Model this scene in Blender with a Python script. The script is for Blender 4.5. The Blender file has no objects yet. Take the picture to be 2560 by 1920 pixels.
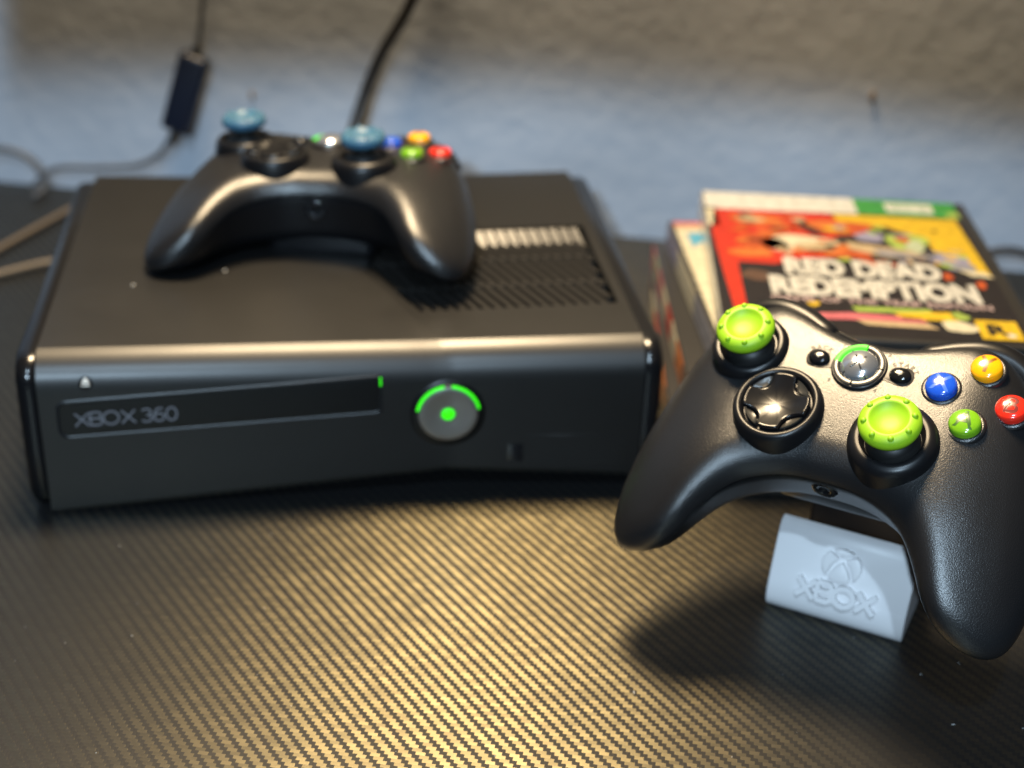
import bpy, bmesh, math, random
import numpy as np
from mathutils import Vector, Matrix, Euler

random.seed(7)
S = 0.001                      # every measure below is in millimetres
scene = bpy.context.scene
col = scene.collection
rad = math.radians

# ------------------------------------------------------------------ camera
cam_d = bpy.data.cameras.new('camera')
cam = bpy.data.objects.new('camera', cam_d)
col.objects.link(cam)
cam_d.sensor_width = 36.0
cam_d.lens = 36.0 * 3700.0 / 2560.0
cam_d.clip_start = 0.01
cam_d.clip_end = 50.0
cam.location = (0.1244367, -0.5500186, 0.3527308)
cam.matrix_world = (Matrix.Translation(cam.location) @ Matrix.Rotation(-0.1439, 4, 'Z')
                    @ Matrix.Rotation(1.0814, 4, 'X') @ Matrix.Rotation(0.0394, 4, 'Z'))
cam_d.dof.use_dof = True
cam_d.dof.focus_distance = 0.495
cam_d.dof.aperture_fstop = 6.0
cam_d.dof.aperture_blades = 0
scene.camera = cam

# ------------------------------------------------------------------ world and lamps
world = bpy.data.worlds.new('World')
scene.world = world
world.use_nodes = True
bg = world.node_tree.nodes['Background']
bg.inputs[0].default_value = (0.75, 0.78, 0.9, 1)
bg.inputs[1].default_value = 0.014

def aim(o, target):
    d = Vector(target) - o.location
    o.rotation_euler = d.to_track_quat('-Z', 'Y').to_euler()

# the warm ceiling lamp over the desk
ld = bpy.data.lights.new('ceiling_lamp', 'AREA')
ld.shape = 'DISK'
ld.size = 0.27
ld.energy = 9.8
ld.color = (1.0, 0.765, 0.475)
lamp = bpy.data.objects.new('ceiling_lamp', ld)
col.objects.link(lamp)
lamp.location = (0.150, 0.190, 0.92)
aim(lamp, (0.20, -0.20, 0.0))
ld.spread = rad(115)

# cool light of a window behind the camera, split into two points for fill and sheen; an added mask shapes the wall's shade
WINDOWS = []
for wpos, wen in (((-0.14, -1.24, 0.74), 56.0), ((-0.06, -0.98, 1.24), 40.0)):
    pd = bpy.data.lights.new('window_light', 'POINT')
    pd.energy = wen
    pd.color = (0.60, 0.81, 1.0)
    pd.shadow_soft_size = 0.016
    win = bpy.data.objects.new('window_light', pd)
    col.objects.link(win)
    win.location = wpos
    WINDOWS.append((pd, Vector(wpos)))

scene.view_settings.view_transform = 'Standard'
scene.view_settings.look = 'None'
scene.view_settings.exposure = 0.0
scene.view_settings.gamma = 1.0
scene.view_settings.use_curve_mapping = False
scene.cycles.use_denoising = True
scene.cycles.max_bounces = 6
scene.cycles.caustics_reflective = False
scene.cycles.caustics_refractive = False

# ------------------------------------------------------------------ materials
def new_mat(name):
    m = bpy.data.materials.new(name)
    m.use_nodes = True
    nt = m.node_tree
    return m, nt, nt.nodes['Principled BSDF']

def node(nt, kind, **kw):
    n = nt.nodes.new(kind)
    for k, v in kw.items():
        setattr(n, k, v)
    return n

def math_node(nt, op, a, b=None, c=None):
    n = nt.nodes.new('ShaderNodeMath')
    n.operation = op
    for i, v in enumerate((a, b, c)):
        if v is None:
            continue
        if isinstance(v, (int, float)):
            n.inputs[i].default_value = v
        else:
            nt.links.new(v, n.inputs[i])
    return n.outputs[0]

def plain(name, color, rough=0.5, spec=0.5, metallic=0.0, grain=None, coat=0.0, mottled=0.0, trans=0.0,
          emit=None, emit_strength=0.0, sss=0.0, rough_var=0.0, coat_rough=0.08):
    """grain = (scale per metre, strength) of a fine moulded relief; mottled = variation of colour."""
    m, nt, b = new_mat(name)
    b.inputs['Base Color'].default_value = (*color, 1)
    b.inputs['Roughness'].default_value = rough
    b.inputs['Specular IOR Level'].default_value = spec
    b.inputs['Metallic'].default_value = metallic
    b.inputs['Coat Weight'].default_value = coat
    b.inputs['Coat Roughness'].default_value = coat_rough
    b.inputs['Transmission Weight'].default_value = trans
    if sss:
        b.inputs['Subsurface Weight'].default_value = sss
        b.inputs['Subsurface Radius'].default_value = (0.002, 0.003, 0.001)
    if emit:
        b.inputs['Emission Color'].default_value = (*emit, 1)
        b.inputs['Emission Strength'].default_value = emit_strength
    tc = node(nt, 'ShaderNodeTexCoord')
    if grain:
        nz = node(nt, 'ShaderNodeTexNoise')
        nz.inputs['Scale'].default_value = grain[0]
        nz.inputs['Detail'].default_value = 2
        nt.links.new(tc.outputs['Object'], nz.inputs['Vector'])
        bp = node(nt, 'ShaderNodeBump')
        bp.inputs['Strength'].default_value = grain[1]
        bp.inputs['Distance'].default_value = grain[2] if len(grain) > 2 else 0.00003
        nt.links.new(nz.outputs[0], bp.inputs['Height'])
        nt.links.new(bp.outputs[0], b.inputs['Normal'])
    if mottled:
        n2 = node(nt, 'ShaderNodeTexNoise')
        n2.inputs['Scale'].default_value = 210
        n2.inputs['Detail'].default_value = 5
        nt.links.new(tc.outputs['Object'], n2.inputs['Vector'])
        mx = node(nt, 'ShaderNodeMix', data_type='RGBA')
        mx.inputs[6].default_value = (*[c * (1 - mottled) for c in color], 1)
        mx.inputs[7].default_value = (*[min(1, c * (1 + mottled)) for c in color], 1)
        nt.links.new(n2.outputs[0], mx.inputs[0])
        nt.links.new(mx.outputs[2], b.inputs['Base Color'])
    if rough_var:
        n3 = node(nt, 'ShaderNodeTexNoise')
        n3.inputs['Scale'].default_value = 38
        n3.inputs['Detail'].default_value = 6
        n3.inputs['Roughness'].default_value = 0.65
        nt.links.new(tc.outputs['Object'], n3.inputs['Vector'])
        r = math_node(nt, 'MULTIPLY_ADD', n3.outputs[0], 2 * rough_var, rough - rough_var)
        nt.links.new(r, b.inputs['Roughness'])
    return m

MAT = {}
MAT['shell'] = plain('matte_black_plastic', (0.009, 0.009, 0.010), 0.33, 0.68, grain=(2300, 1.0, 0.00010), rough_var=0.05)
MAT['pod'] = plain('smooth_black_plastic', (0.006, 0.006, 0.007), 0.34, 0.35)
MAT['gloss'] = plain('gloss_black_plastic', (0.007, 0.007, 0.008), 0.13, 0.5, rough_var=0.03)
MAT['panel'] = plain('side_panel_plastic', (0.006, 0.006, 0.007), 0.2, 0.45, rough_var=0.04)
MAT['stick'] = plain('stick_black_rubber', (0.012, 0.012, 0.012), 0.45, 0.4)
MAT['green_cap'] = plain('lime_silicone', (0.25, 0.46, 0.012), 0.48, 0.35, sss=0.10, grain=(900, 0.05))
MAT['blue_cap'] = plain('sky_blue_silicone', (0.045, 0.125, 0.20), 0.42, 0.4, sss=0.08)
MAT['cross'] = plain('pad_cross_plastic', (0.005, 0.005, 0.006), 0.24, 0.4)
MAT['quarter'] = plain('pad_quarter_plastic', (0.030, 0.028, 0.024), 0.34, 0.6)
MAT['chrome'] = plain('silver_plastic', (0.60, 0.62, 0.66), 0.17, 0.5, metallic=0.85)
MAT['dark_ring'] = plain('dark_ring_plastic', (0.03, 0.03, 0.03), 0.25)
MAT['ink'] = plain('black_print', (0.004, 0.004, 0.004), 0.5)
MAT['led'] = plain('green_light', (0.01, 0.10, 0.005), 0.5, emit=(0.035, 1.0, 0.0), emit_strength=1.25)
MAT['led_dim'] = plain('unlit_light_pipe', (0.25, 0.27, 0.24), 0.35)
MAT['btn_y'] = plain('amber_button', (0.85, 0.36, 0.005), 0.17, 0.45, coat=0.3, sss=0.15)
MAT['btn_x'] = plain('blue_button', (0.012, 0.075, 0.50), 0.17, 0.45, coat=0.3, sss=0.15)
MAT['btn_b'] = plain('red_button', (0.72, 0.025, 0.012), 0.17, 0.45, coat=0.3, sss=0.15)
MAT['btn_a'] = plain('green_button', (0.16, 0.36, 0.012), 0.17, 0.45, coat=0.3, sss=0.15)
MAT['ltr_y'] = plain('amber_letter', (0.22, 0.085, 0.003), 0.3)
MAT['ltr_x'] = plain('blue_letter', (0.05, 0.14, 0.56), 0.3)
MAT['ltr_b'] = plain('red_letter', (0.16, 0.008, 0.006), 0.3)
MAT['ltr_a'] = plain('green_letter', (0.035, 0.10, 0.012), 0.3)
MAT['arrow'] = plain('grey_print', (0.32, 0.32, 0.30), 0.5)
MAT['white_print'] = plain('white_printed_plastic', (0.70, 0.69, 0.70), 0.42, 0.45, grain=(500, 0.05), rough_var=0.05)
MAT['console'] = plain('console_matte_plastic', (0.0032, 0.0032, 0.0034), 0.50, 0.40, grain=(3000, 0.2), rough_var=0.08, coat=0.45, coat_rough=0.33)
MAT['console_satin'] = plain('console_satin_plastic', (0.0045, 0.0045, 0.0046), 0.46, 0.34, grain=(3000, 0.2), rough_var=0.06, coat=0.6, coat_rough=0.31)
MAT['console_front'] = MAT['console']
MAT['vent'] = plain('vent_plastic', (0.012, 0.011, 0.010), 0.45, 0.4)
MAT['void'] = plain('dark_cavity', (0.002, 0.002, 0.002), 0.8, 0.1)
MAT['facet'] = plain('vent_chamfer_plastic', (0.030, 0.029, 0.027), 0.3, 1.0)
MAT['tray'] = plain('tray_plastic', (0.004, 0.004, 0.004), 0.36, 0.35)
MAT['tray_rim'] = plain('tray_rim_plastic', (0.012, 0.012, 0.013), 0.4, 0.35)
MAT['logo_grey'] = plain('grey_lettering', (0.17, 0.165, 0.18), 0.45)
MAT['icon'] = plain('pale_icon', (0.62, 0.60, 0.54), 0.4)
MAT['case'] = plain('black_case_plastic', (0.022, 0.020, 0.018), 0.34, 0.5, rough_var=0.08)
MAT['grey_cable'] = plain('grey_cable_sheath', (0.085, 0.092, 0.105), 0.5)
MAT['black_cable'] = plain('black_cable_sheath', (0.016, 0.015, 0.015), 0.45)
MAT['beige_cable'] = plain('beige_cable_sheath', (0.13, 0.10, 0.07), 0.5)
MAT['box'] = plain('navy_box_plastic', (0.008, 0.012, 0.026), 0.4)
MAT['dust'] = plain('pale_dust', (0.32, 0.32, 0.31), 0.8)
MAT['rust'] = plain('rusty_metal', (0.20, 0.15, 0.11), 0.7)

def brushed(name):
    m, nt, b = new_mat(name)
    b.inputs['Base Color'].default_value = (0.5, 0.5, 0.51, 1)
    b.inputs['Metallic'].default_value = 1.0
    b.inputs['Roughness'].default_value = 0.5
    b.inputs['Anisotropic'].default_value = 0.8
    tg = node(nt, 'ShaderNodeTangent', direction_type='RADIAL', axis='Z')
    nt.links.new(tg.outputs[0], b.inputs['Tangent'])
    return m
MAT['brushed'] = brushed('brushed_metal')

WALL_A = math.atan(-0.279)      # the wall and the desk stand at this angle to the console

def carbon():
    """twill weave of a carbon look film: cells of weft and warp whose fibres run across each other"""
    m, nt, b = new_mat('carbon_twill_film')
    L = nt.links
    tc = node(nt, 'ShaderNodeTexCoord')
    mp = node(nt, 'ShaderNodeMapping')
    mp.inputs['Rotation'].default_value = (0, 0, -WALL_A)
    L.new(tc.outputs['Object'], mp.inputs['Vector'])
    # slight waviness of the threads
    nz = node(nt, 'ShaderNodeTexNoise')
    nz.inputs['Scale'].default_value = 260
    nz.inputs['Detail'].default_value = 3
    L.new(mp.outputs[0], nz.inputs['Vector'])
    sx = node(nt, 'ShaderNodeSeparateXYZ')
    L.new(mp.outputs[0], sx.inputs[0])
    u = math_node(nt, 'MULTIPLY', sx.outputs[0], 1 / 0.00152)
    v = math_node(nt, 'MULTIPLY', sx.outputs[1], 1 / 0.00166)
    wob = math_node(nt, 'MULTIPLY_ADD', nz.outputs[0], 0.5, -0.25)
    u = math_node(nt, 'ADD', u, wob)
    v = math_node(nt, 'ADD', v, math_node(nt, 'MULTIPLY', wob, 0.5))
    row = math_node(nt, 'FLOOR', v)
    cel = math_node(nt, 'FLOORED_MODULO', math_node(nt, 'ADD', u, row), 4.0)
    weft = math_node(nt, 'LESS_THAN', cel, 2.25)
    # tangent runs along the fibre
    cx = node(nt, 'ShaderNodeCombineXYZ')
    c, s = math.cos(WALL_A), math.sin(WALL_A)
    warp_t = (-s, c, 0)     # warp fibres run away from the viewer
    weft_t = (c, s, 0)      # weft fibres run along the wall
    mixv = node(nt, 'ShaderNodeMix', data_type='VECTOR')
    mixv.inputs[4].default_value = warp_t
    mixv.inputs[5].default_value = weft_t
    L.new(weft, mixv.inputs[0])
    fib = node(nt, 'ShaderNodeBsdfAnisotropic', distribution='BECKMANN')
    fib.inputs['Roughness'].default_value = 0.424
    fib.inputs['Anisotropy'].default_value = 0.5
    L.new(mixv.outputs[1], fib.inputs['Tangent'])
    b.inputs['Base Color'].default_value = (0.008, 0.008, 0.0085, 1)
    b.inputs['Roughness'].default_value = 0.42
    mixc = node(nt, 'ShaderNodeMix', data_type='RGBA')
    mixc.inputs[6].default_value = (0.010, 0.0098, 0.0096, 1)  # warp coloured darker in place of its weaker sheen
    mixc.inputs[7].default_value = (0.070, 0.060, 0.034, 1)  # gold of the warm lamp's sheen put into the weft colour
    L.new(weft, mixc.inputs[0])
    # every cell a little different, and worn patches
    cid = node(nt, 'ShaderNodeCombineXYZ')
    L.new(math_node(nt, 'FLOOR', math_node(nt, 'MULTIPLY', math_node(nt, 'ADD', u, row), 0.25)), cid.inputs[0])
    L.new(row, cid.inputs[1])
    wn = node(nt, 'ShaderNodeTexWhiteNoise', noise_dimensions='2D')
    L.new(cid.outputs[0], wn.inputs['Vector'])
    wear = node(nt, 'ShaderNodeTexNoise')
    wear.inputs['Scale'].default_value = 22
    wear.inputs['Detail'].default_value = 7
    wear.inputs['Roughness'].default_value = 0.7
    L.new(mp.outputs[0], wear.inputs['Vector'])
    gain = math_node(nt, 'MULTIPLY', math_node(nt, 'MULTIPLY_ADD', wn.outputs['Value'], 0.5, 0.75), math_node(nt, 'MULTIPLY_ADD', wear.outputs[0], 1.1, 0.45))
    sc = node(nt, 'ShaderNodeVectorMath', operation='SCALE')
    L.new(mixc.outputs[2], sc.inputs[0]); L.new(gain, sc.inputs['Scale'])
    L.new(sc.outputs[0], fib.inputs['Color'])
    b.inputs['Specular IOR Level'].default_value = 0.3
    ad = node(nt, 'ShaderNodeAddShader')
    L.new(fib.outputs[0], ad.inputs[0]); L.new(b.outputs[0], ad.inputs[1])
    L.new(ad.outputs[0], nt.nodes['Material Output'].inputs[0])
    # relief: threads bulge, edges dip, plus grain of the film
    fv = math_node(nt, 'SUBTRACT', v, row)
    bul_w = math_node(nt, 'SINE', math_node(nt, 'MULTIPLY', fv, math.pi))
    fu = math_node(nt, 'FRACT', u)
    bul_p = math_node(nt, 'SINE', math_node(nt, 'MULTIPLY', fu, math.pi))
    mixh = node(nt, 'ShaderNodeMix', data_type='FLOAT')
    L.new(weft, mixh.inputs[0])
    L.new(math_node(nt, 'POWER', bul_p, 0.5), mixh.inputs[2])
    L.new(math_node(nt, 'MULTIPLY_ADD', math_node(nt, 'POWER', bul_w, 0.5), 1.0, 0.35), mixh.inputs[3])
    gn = node(nt, 'ShaderNodeTexNoise')
    gn.inputs['Scale'].default_value = 3800
    gn.inputs['Detail'].default_value = 2
    L.new(mp.outputs[0], gn.inputs['Vector'])
    h = math_node(nt, 'ADD', mixh.outputs[0], math_node(nt, 'MULTIPLY', gn.outputs[0], 1.1))
    bp = node(nt, 'ShaderNodeBump')
    bp.inputs['Strength'].default_value = 0.25
    bp.inputs['Distance'].default_value = 0.00006
    L.new(h, bp.inputs['Height'])
    L.new(bp.outputs[0], b.inputs['Normal'])
    L.new(bp.outputs[0], fib.inputs['Normal'])
    return m
MAT['carbon'] = carbon()

def plaster():
    m, nt, b = new_mat('painted_plaster')
    L = nt.links
    tc = node(nt, 'ShaderNodeTexCoord')
    n1 = node(nt, 'ShaderNodeTexNoise')
    n1.inputs['Scale'].default_value = 85
    n1.inputs['Detail'].default_value = 8
    L.new(tc.outputs['Object'], n1.inputs['Vector'])
    n2 = node(nt, 'ShaderNodeTexNoise')
    n2.inputs['Scale'].default_value = 9
    n2.inputs['Detail'].default_value = 4
    L.new(tc.outputs['Object'], n2.inputs['Vector'])
    cr = node(nt, 'ShaderNodeValToRGB')
    cr.color_ramp.elements[0].position = 0.3
    cr.color_ramp.elements[0].color = (0.37, 0.41, 0.475, 1)
    cr.color_ramp.elements[1].position = 0.72
    cr.color_ramp.elements[1].color = (0.47, 0.515, 0.59, 1)
    L.new(n2.outputs[0], cr.inputs[0])
    L.new(cr.outputs[0], b.inputs['Base Color'])
    b.inputs['Roughness'].default_value = 0.75
    bp = node(nt, 'ShaderNodeBump')
    bp.inputs['Strength'].default_value = 0.4
    bp.inputs['Distance'].default_value = 0.002
    L.new(n1.outputs[0], bp.inputs['Height'])
    L.new(bp.outputs[0], b.inputs['Normal'])
    return m
MAT['plaster'] = plaster()

def window_nodes(pd, WIN):
    """added mask of the window light: cuts all above one elevation to shade the wall"""
    pd.use_nodes = True
    nt = pd.node_tree
    em = nt.nodes['Emission']
    tc = node(nt, 'ShaderNodeTexCoord')
    sp = node(nt, 'ShaderNodeSeparateXYZ')
    neg = node(nt, 'ShaderNodeVectorMath', operation='SCALE')
    neg.inputs['Scale'].default_value = 1.0
    nt.links.new(tc.outputs['Normal'], neg.inputs[0])
    nt.links.new(neg.outputs[0], sp.inputs[0])
    mr = node(nt, 'ShaderNodeMapRange', interpolation_type='SMOOTHSTEP')
    edge = (Vector((0.24, 0.323, 0.088)) - WIN).normalized().z
    w = 0.012
    mr.inputs['From Min'].default_value = edge - w
    mr.inputs['From Max'].default_value = edge + w
    mr.inputs['To Min'].default_value = 1.0
    mr.inputs['To Max'].default_value = 0.0
    nt.links.new(sp.outputs[2], mr.inputs['Value'])
    # the strip at the far left that is never cut off
    d0 = (Vector((-0.075, 0.41, 0.12)) - WIN).normalized()
    m2 = node(nt, 'ShaderNodeMapRange', interpolation_type='SMOOTHSTEP')
    ratio = math_node(nt, 'DIVIDE', sp.outputs[0], sp.outputs[1])
    nt.links.new(ratio, m2.inputs['Value'])
    r0 = d0.x / d0.y
    m2.inputs['From Min'].default_value = r0 - 0.006
    m2.inputs['From Max'].default_value = r0 + 0.008
    m2.inputs['To Min'].default_value = 1.0
    m2.inputs['To Max'].default_value = 0.0
    mx = math_node(nt, 'MAXIMUM', mr.outputs[0], m2.outputs[0])
    nt.links.new(mx, em.inputs['Strength'])
for _l, _p in WINDOWS:
    window_nodes(_l, _p)

# ------------------------------------------------------------------ mesh helpers
def link(o, parent=None):
    col.objects.link(o)
    if parent is not None:
        o.parent = parent
    return o

def tag(o, label=None, category=None, group=None, kind=None):
    if label: o['label'] = label
    if category: o['category'] = category
    if group: o['group'] = group
    if kind: o['kind'] = kind
    return o

def empty(name, loc=(0, 0, 0), rot=(0, 0, 0)):
    o = bpy.data.objects.new(name, None)
    o.empty_display_size = 0.02
    col.objects.link(o)
    o.location = [c * S for c in loc]
    o.rotation_euler = rot
    return o

def mesh_obj(name, verts, faces, mat, parent=None, smooth=True, sharp=None):
    me = bpy.data.meshes.new(name)
    v = np.asarray(verts, dtype=float) * S
    me.from_pydata(v.tolist(), [], faces if isinstance(faces, list) else [list(map(int, f)) for f in faces])
    me.validate()
    if mat is not None:
        for m in (mat if isinstance(mat, (list, tuple)) else [mat]):
            me.materials.append(m)
    o = bpy.data.objects.new(name, me)
    link(o, parent)
    bm = bmesh.new(); bm.from_mesh(me)
    bmesh.ops.recalc_face_normals(bm, faces=bm.faces)
    bm.to_mesh(me); bm.free()
    if smooth:
        me.polygons.foreach_set('use_smooth', [True] * len(me.polygons))
        if sharp:
            me.set_sharp_from_angle(angle=rad(sharp))
    return o

class MB:
    """collects pieces of one mesh"""
    def __init__(self):
        self.v = []; self.f = []
    def add(self, v, f):
        n = len(self.v)
        self.v += [tuple(p) for p in v]
        self.f += [[i + n for i in q] for q in f]
        return self
    def build(self, name, mat, parent=None, smooth=True, sharp=None):
        return mesh_obj(name, self.v, self.f, mat, parent, smooth, sharp)

def lathe(profile, n=48, cx=0, cy=0, cz=0, a0=0.0, a1=2 * math.pi):
    """profile: (r, z) from the axis outwards or back to it"""
    full = abs(a1 - a0 - 2 * math.pi) < 1e-6
    m = n if full else n + 1
    v, f, rings = [], [], []
    for r, z in profile:
        if r < 1e-6 and full:
            rings.append([len(v)]); v.append((cx, cy, cz + z))
        else:
            ids = []
            for i in range(m):
                a = a0 + (a1 - a0) * i / n
                ids.append(len(v)); v.append((cx + r * math.cos(a), cy + r * math.sin(a), cz + z))
            rings.append(ids)
    for A, B in zip(rings, rings[1:]):
        k = n if full else n
        for i in range(k):
            j = (i + 1) % m
            if len(A) == 1 and len(B) == 1: continue
            if len(A) == 1: f.append([A[0], B[i], B[j]])
            elif len(B) == 1: f.append([A[i], B[0], A[j]])
            else: f.append([A[i], B[i], B[j], A[j]])
    if not full:
        f.append([r[0] for r in rings]); f.append([r[-1] for r in rings][::-1])
    return v, f

def star_solid(outline, levels, zf=None, centre=(0, 0)):
    """solid from a star shaped outline: levels = [(scale or ('in', mm), z), ...] from the bottom rim up to the last, then closed.
    zf(x, y) is added to z"""
    zf = zf or (lambda x, y: 0.0)
    n = len(outline)
    v, f = [], []
    for k, (sc, z) in enumerate(levels):
        for x, y in outline:
            dx, dy = x - centre[0], y - centre[1]
            if isinstance(sc, tuple):
                L = math.hypot(dx, dy); t = max(0, (L - sc[1]) / L)
            else:
                t = sc
            px, py = centre[0] + dx * t, centre[1] + dy * t
            v.append((px, py, z + zf(px, py)))
    for k in range(len(levels) - 1):
        for i in range(n):
            j = (i + 1) % n
            f.append([k * n + i, k * n + j, (k + 1) * n + j, (k + 1) * n + i])
    c = len(v)
    z = levels[-1][1]
    v.append((centre[0], centre[1], z + zf(*centre)))
    k = len(levels) - 1
    for i in range(n):
        f.append([k * n + i, k * n + (i + 1) % n, c])
    return v, f

def catmull(pts, closed=True, k=6):
    pts = [np.array(p, float) for p in pts]
    n = len(pts); out = []
    rng = range(n) if closed else range(n - 1)
    for i in rng:
        p0 = pts[(i - 1) % n] if closed or i > 0 else 2 * pts[0] - pts[1]
        p1 = pts[i]; p2 = pts[(i + 1) % n]
        p3 = pts[(i + 2) % n] if closed or i + 2 < n else 2 * pts[-1] - pts[-2]
        for j in range(k):
            t = j / k
            out.append(0.5 * (2 * p1 + (p2 - p0) * t + (2 * p0 - 5 * p1 + 4 * p2 - p3) * t * t + (3 * p1 - p0 - 3 * p2 + p3) * t ** 3))
    if not closed:
        out.append(pts[-1])
    return out

def sweep(path, rx, rz=None, n=12, cap=True, up=(0, 0, 1), taper=None):
    """tube of elliptic section along a 3D path"""
    rz = rz or rx
    path = [Vector(p) for p in path]
    v, f = [], []
    for i, p in enumerate(path):
        t = (path[min(i + 1, len(path) - 1)] - path[max(i - 1, 0)]).normalized()
        u = Vector(up)
        if abs(t.dot(u)) > 0.95: u = Vector((1, 0, 0))
        a = t.cross(u).normalized(); b = a.cross(t).normalized()
        s = taper(i / (len(path) - 1)) if taper else 1.0
        for k in range(n):
            w = 2 * math.pi * k / n
            v.append(tuple(p + a * (math.cos(w) * rx * s) + b * (math.sin(w) * rz * s)))
    for i in range(len(path) - 1):
        for k in range(n):
            j = (k + 1) % n
            f.append([i * n + k, i * n + j, (i + 1) * n + j, (i + 1) * n + k])
    if cap:
        f.append(list(range(n))[::-1]); f.append([(len(path) - 1) * n + k for k in range(n)])
    return v, f

def rbox(x0, x1, y0, y1, z0, z1, r=1.0, seg=3):
    """box with rounded edges as (verts, faces)"""
    bm = bmesh.new()
    bmesh.ops.create_cube(bm, size=1.0)
    for w in bm.verts:
        w.co = Vector(((x0 + x1) / 2 + w.co.x * (x1 - x0), (y0 + y1) / 2 + w.co.y * (y1 - y0), (z0 + z1) / 2 + w.co.z * (z1 - z0)))
    if r > 0:
        bmesh.ops.bevel(bm, geom=bm.edges[:], offset=r, segments=seg, profile=0.5, affect='EDGES')
    bm.verts.index_update()
    v = [tuple(w.co) for w in bm.verts]; f = [[w.index for w in q.verts] for q in bm.faces]
    bm.free()
    return v, f

def extrude_poly(poly, z0, z1, bevel=0.0, seg=2):
    """any simple polygon in xy extruded in z, top and bottom rims bevelled"""
    bm = bmesh.new()
    vs = [bm.verts.new((x, y, z0)) for x, y in poly]
    fc = bm.faces.new(vs)
    r = bmesh.ops.extrude_face_region(bm, geom=[fc])
    top = [g for g in r['geom'] if isinstance(g, bmesh.types.BMVert)]
    for w in top: w.co.z = z1
    if bevel:
        ed = [e for e in bm.edges if abs(e.verts[0].co.z - z1) < 1e-6 and abs(e.verts[1].co.z - z1) < 1e-6]
        bmesh.ops.bevel(bm, geom=ed, offset=bevel, segments=seg, profile=0.5, affect='EDGES')
    bmesh.ops.triangulate(bm, faces=[q for q in bm.faces if len(q.verts) > 4])
    bm.verts.index_update()
    v = [tuple(w.co) for w in bm.verts]; f = [[w.index for w in q.verts] for q in bm.faces]
    bm.free()
    return v, f

def ribbon(path, w, z0, z1, closed=False):
    """raised stroke of constant width along a 2D path"""
    P = [np.array(p, float) for p in path]
    n = len(P); Lf, Rt = [], []
    for i in range(n):
        a = P[(i - 1) % n] if (closed or i > 0) else P[i]
        b = P[(i + 1) % n] if (closed or i < n - 1) else P[i]
        t = b - a; t = t / (np.linalg.norm(t) + 1e-9)
        nn = np.array([-t[1], t[0]])
        Lf.append(P[i] + nn * w / 2); Rt.append(P[i] - nn * w / 2)
    v = []
    for i in range(n):
        v += [(*Lf[i], z1), (*Rt[i], z1), (*Rt[i], z0), (*Lf[i], z0)]
    f = []
    for i in range(n if closed else n - 1):
        j = (i + 1) % n
        for k in range(4):
            kk = (k + 1) % 4
            f.append([i * 4 + k, i * 4 + kk, j * 4 + kk, j * 4 + k])
    if not closed:
        f.append([0, 1, 2, 3]); f.append([(n - 1) * 4 + k for k in (3, 2, 1, 0)])
    return v, f

def arc(cx, cy, rx, ry, a0, a1, n=14):
    return [(cx + rx * math.cos(rad(a0 + (a1 - a0) * i / n)), cy + ry * math.sin(rad(a0 + (a1 - a0) * i / n))) for i in range(n + 1)]

GLYPH = {   # strokes in a unit em of height 1; (width, [paths])
    'X': (1.02, [[(0.0, 1.0), (0.95, 0.0)], [(0.95, 1.0), (0.0, 0.0)]]),
    'B': (0.86, [[(0.0, 0.0), (0.0, 1.0)], [(0.0, 1.0), (0.48, 1.0)] + arc(0.48, 0.76, 0.26, 0.24, 90, -90, 10) + [(-0.22, 0.52)],
                 [(0.48, 0.52)] + arc(0.50, 0.26, 0.28, 0.26, 90, -90, 10) + [(0.0, 0.0)]]),
    'O': (1.16, [arc(0.5, 0.5, 0.53, 0.5, 0, 360, 30)]),
    '3': (0.78, [arc(0.30, 0.75, 0.32, 0.25, 150, -90, 14), arc(0.30, 0.26, 0.36, 0.26, 90, -150, 14)]),
    '6': (0.80, [arc(0.34, 0.30, 0.34, 0.30, 0, 360, 24), [(0.62, 0.96)] + arc(0.42, 0.40, 0.42, 0.60, 84, 190, 14)]),
    '0': (0.84, [arc(0.36, 0.5, 0.36, 0.5, 0, 360, 28)]),
    ' ': (0.30, []),
}
def stroke_text(text, height, w, z0, z1, gap=0.06):
    mb = MB(); x = 0.0; first = True
    for ch in text:
        adv, paths = GLYPH[ch]
        for np_, p in enumerate(paths):
            closed = len(p) > 5 and math.dist(p[0], p[-1]) < 1e-6
            q = [((x + a) * height, b * height) for a, b in (p[:-1] if closed else p)]
            mb.add(*ribbon(q, w, z0 - 0.04 * np_, z1 - 0.07 * (z1 - z0) * np_, closed))
        x += adv + gap
    return mb, (x - gap) * height

def text_mesh(body, size, depth=0.0, offset=0.0, align='CENTER', spacing=1.0):
    """(verts, faces) in mm of a line of lettering lying in the xy plane"""
    cu = bpy.data.curves.new('lettering', 'FONT')
    cu.body = body; cu.size = size * S; cu.extrude = depth * S; cu.offset = offset * S
    cu.align_x = align; cu.align_y = 'CENTER'; cu.resolution_u = 3; cu.space_character = spacing
    ob = bpy.data.objects.new('lettering', cu)
    col.objects.link(ob)
    dg = bpy.context.evaluated_depsgraph_get()
    me = bpy.data.meshes.new_from_object(ob.evaluated_get(dg))
    v = [tuple(c / S for c in w.co) for w in me.vertices]
    f = [list(p.vertices) for p in me.polygons]
    bpy.data.objects.remove(ob); bpy.data.curves.remove(cu); bpy.data.meshes.remove(me)
    return v, f

def warp(vf, fn):
    return [fn(*p) for p in vf[0]], vf[1]

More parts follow.
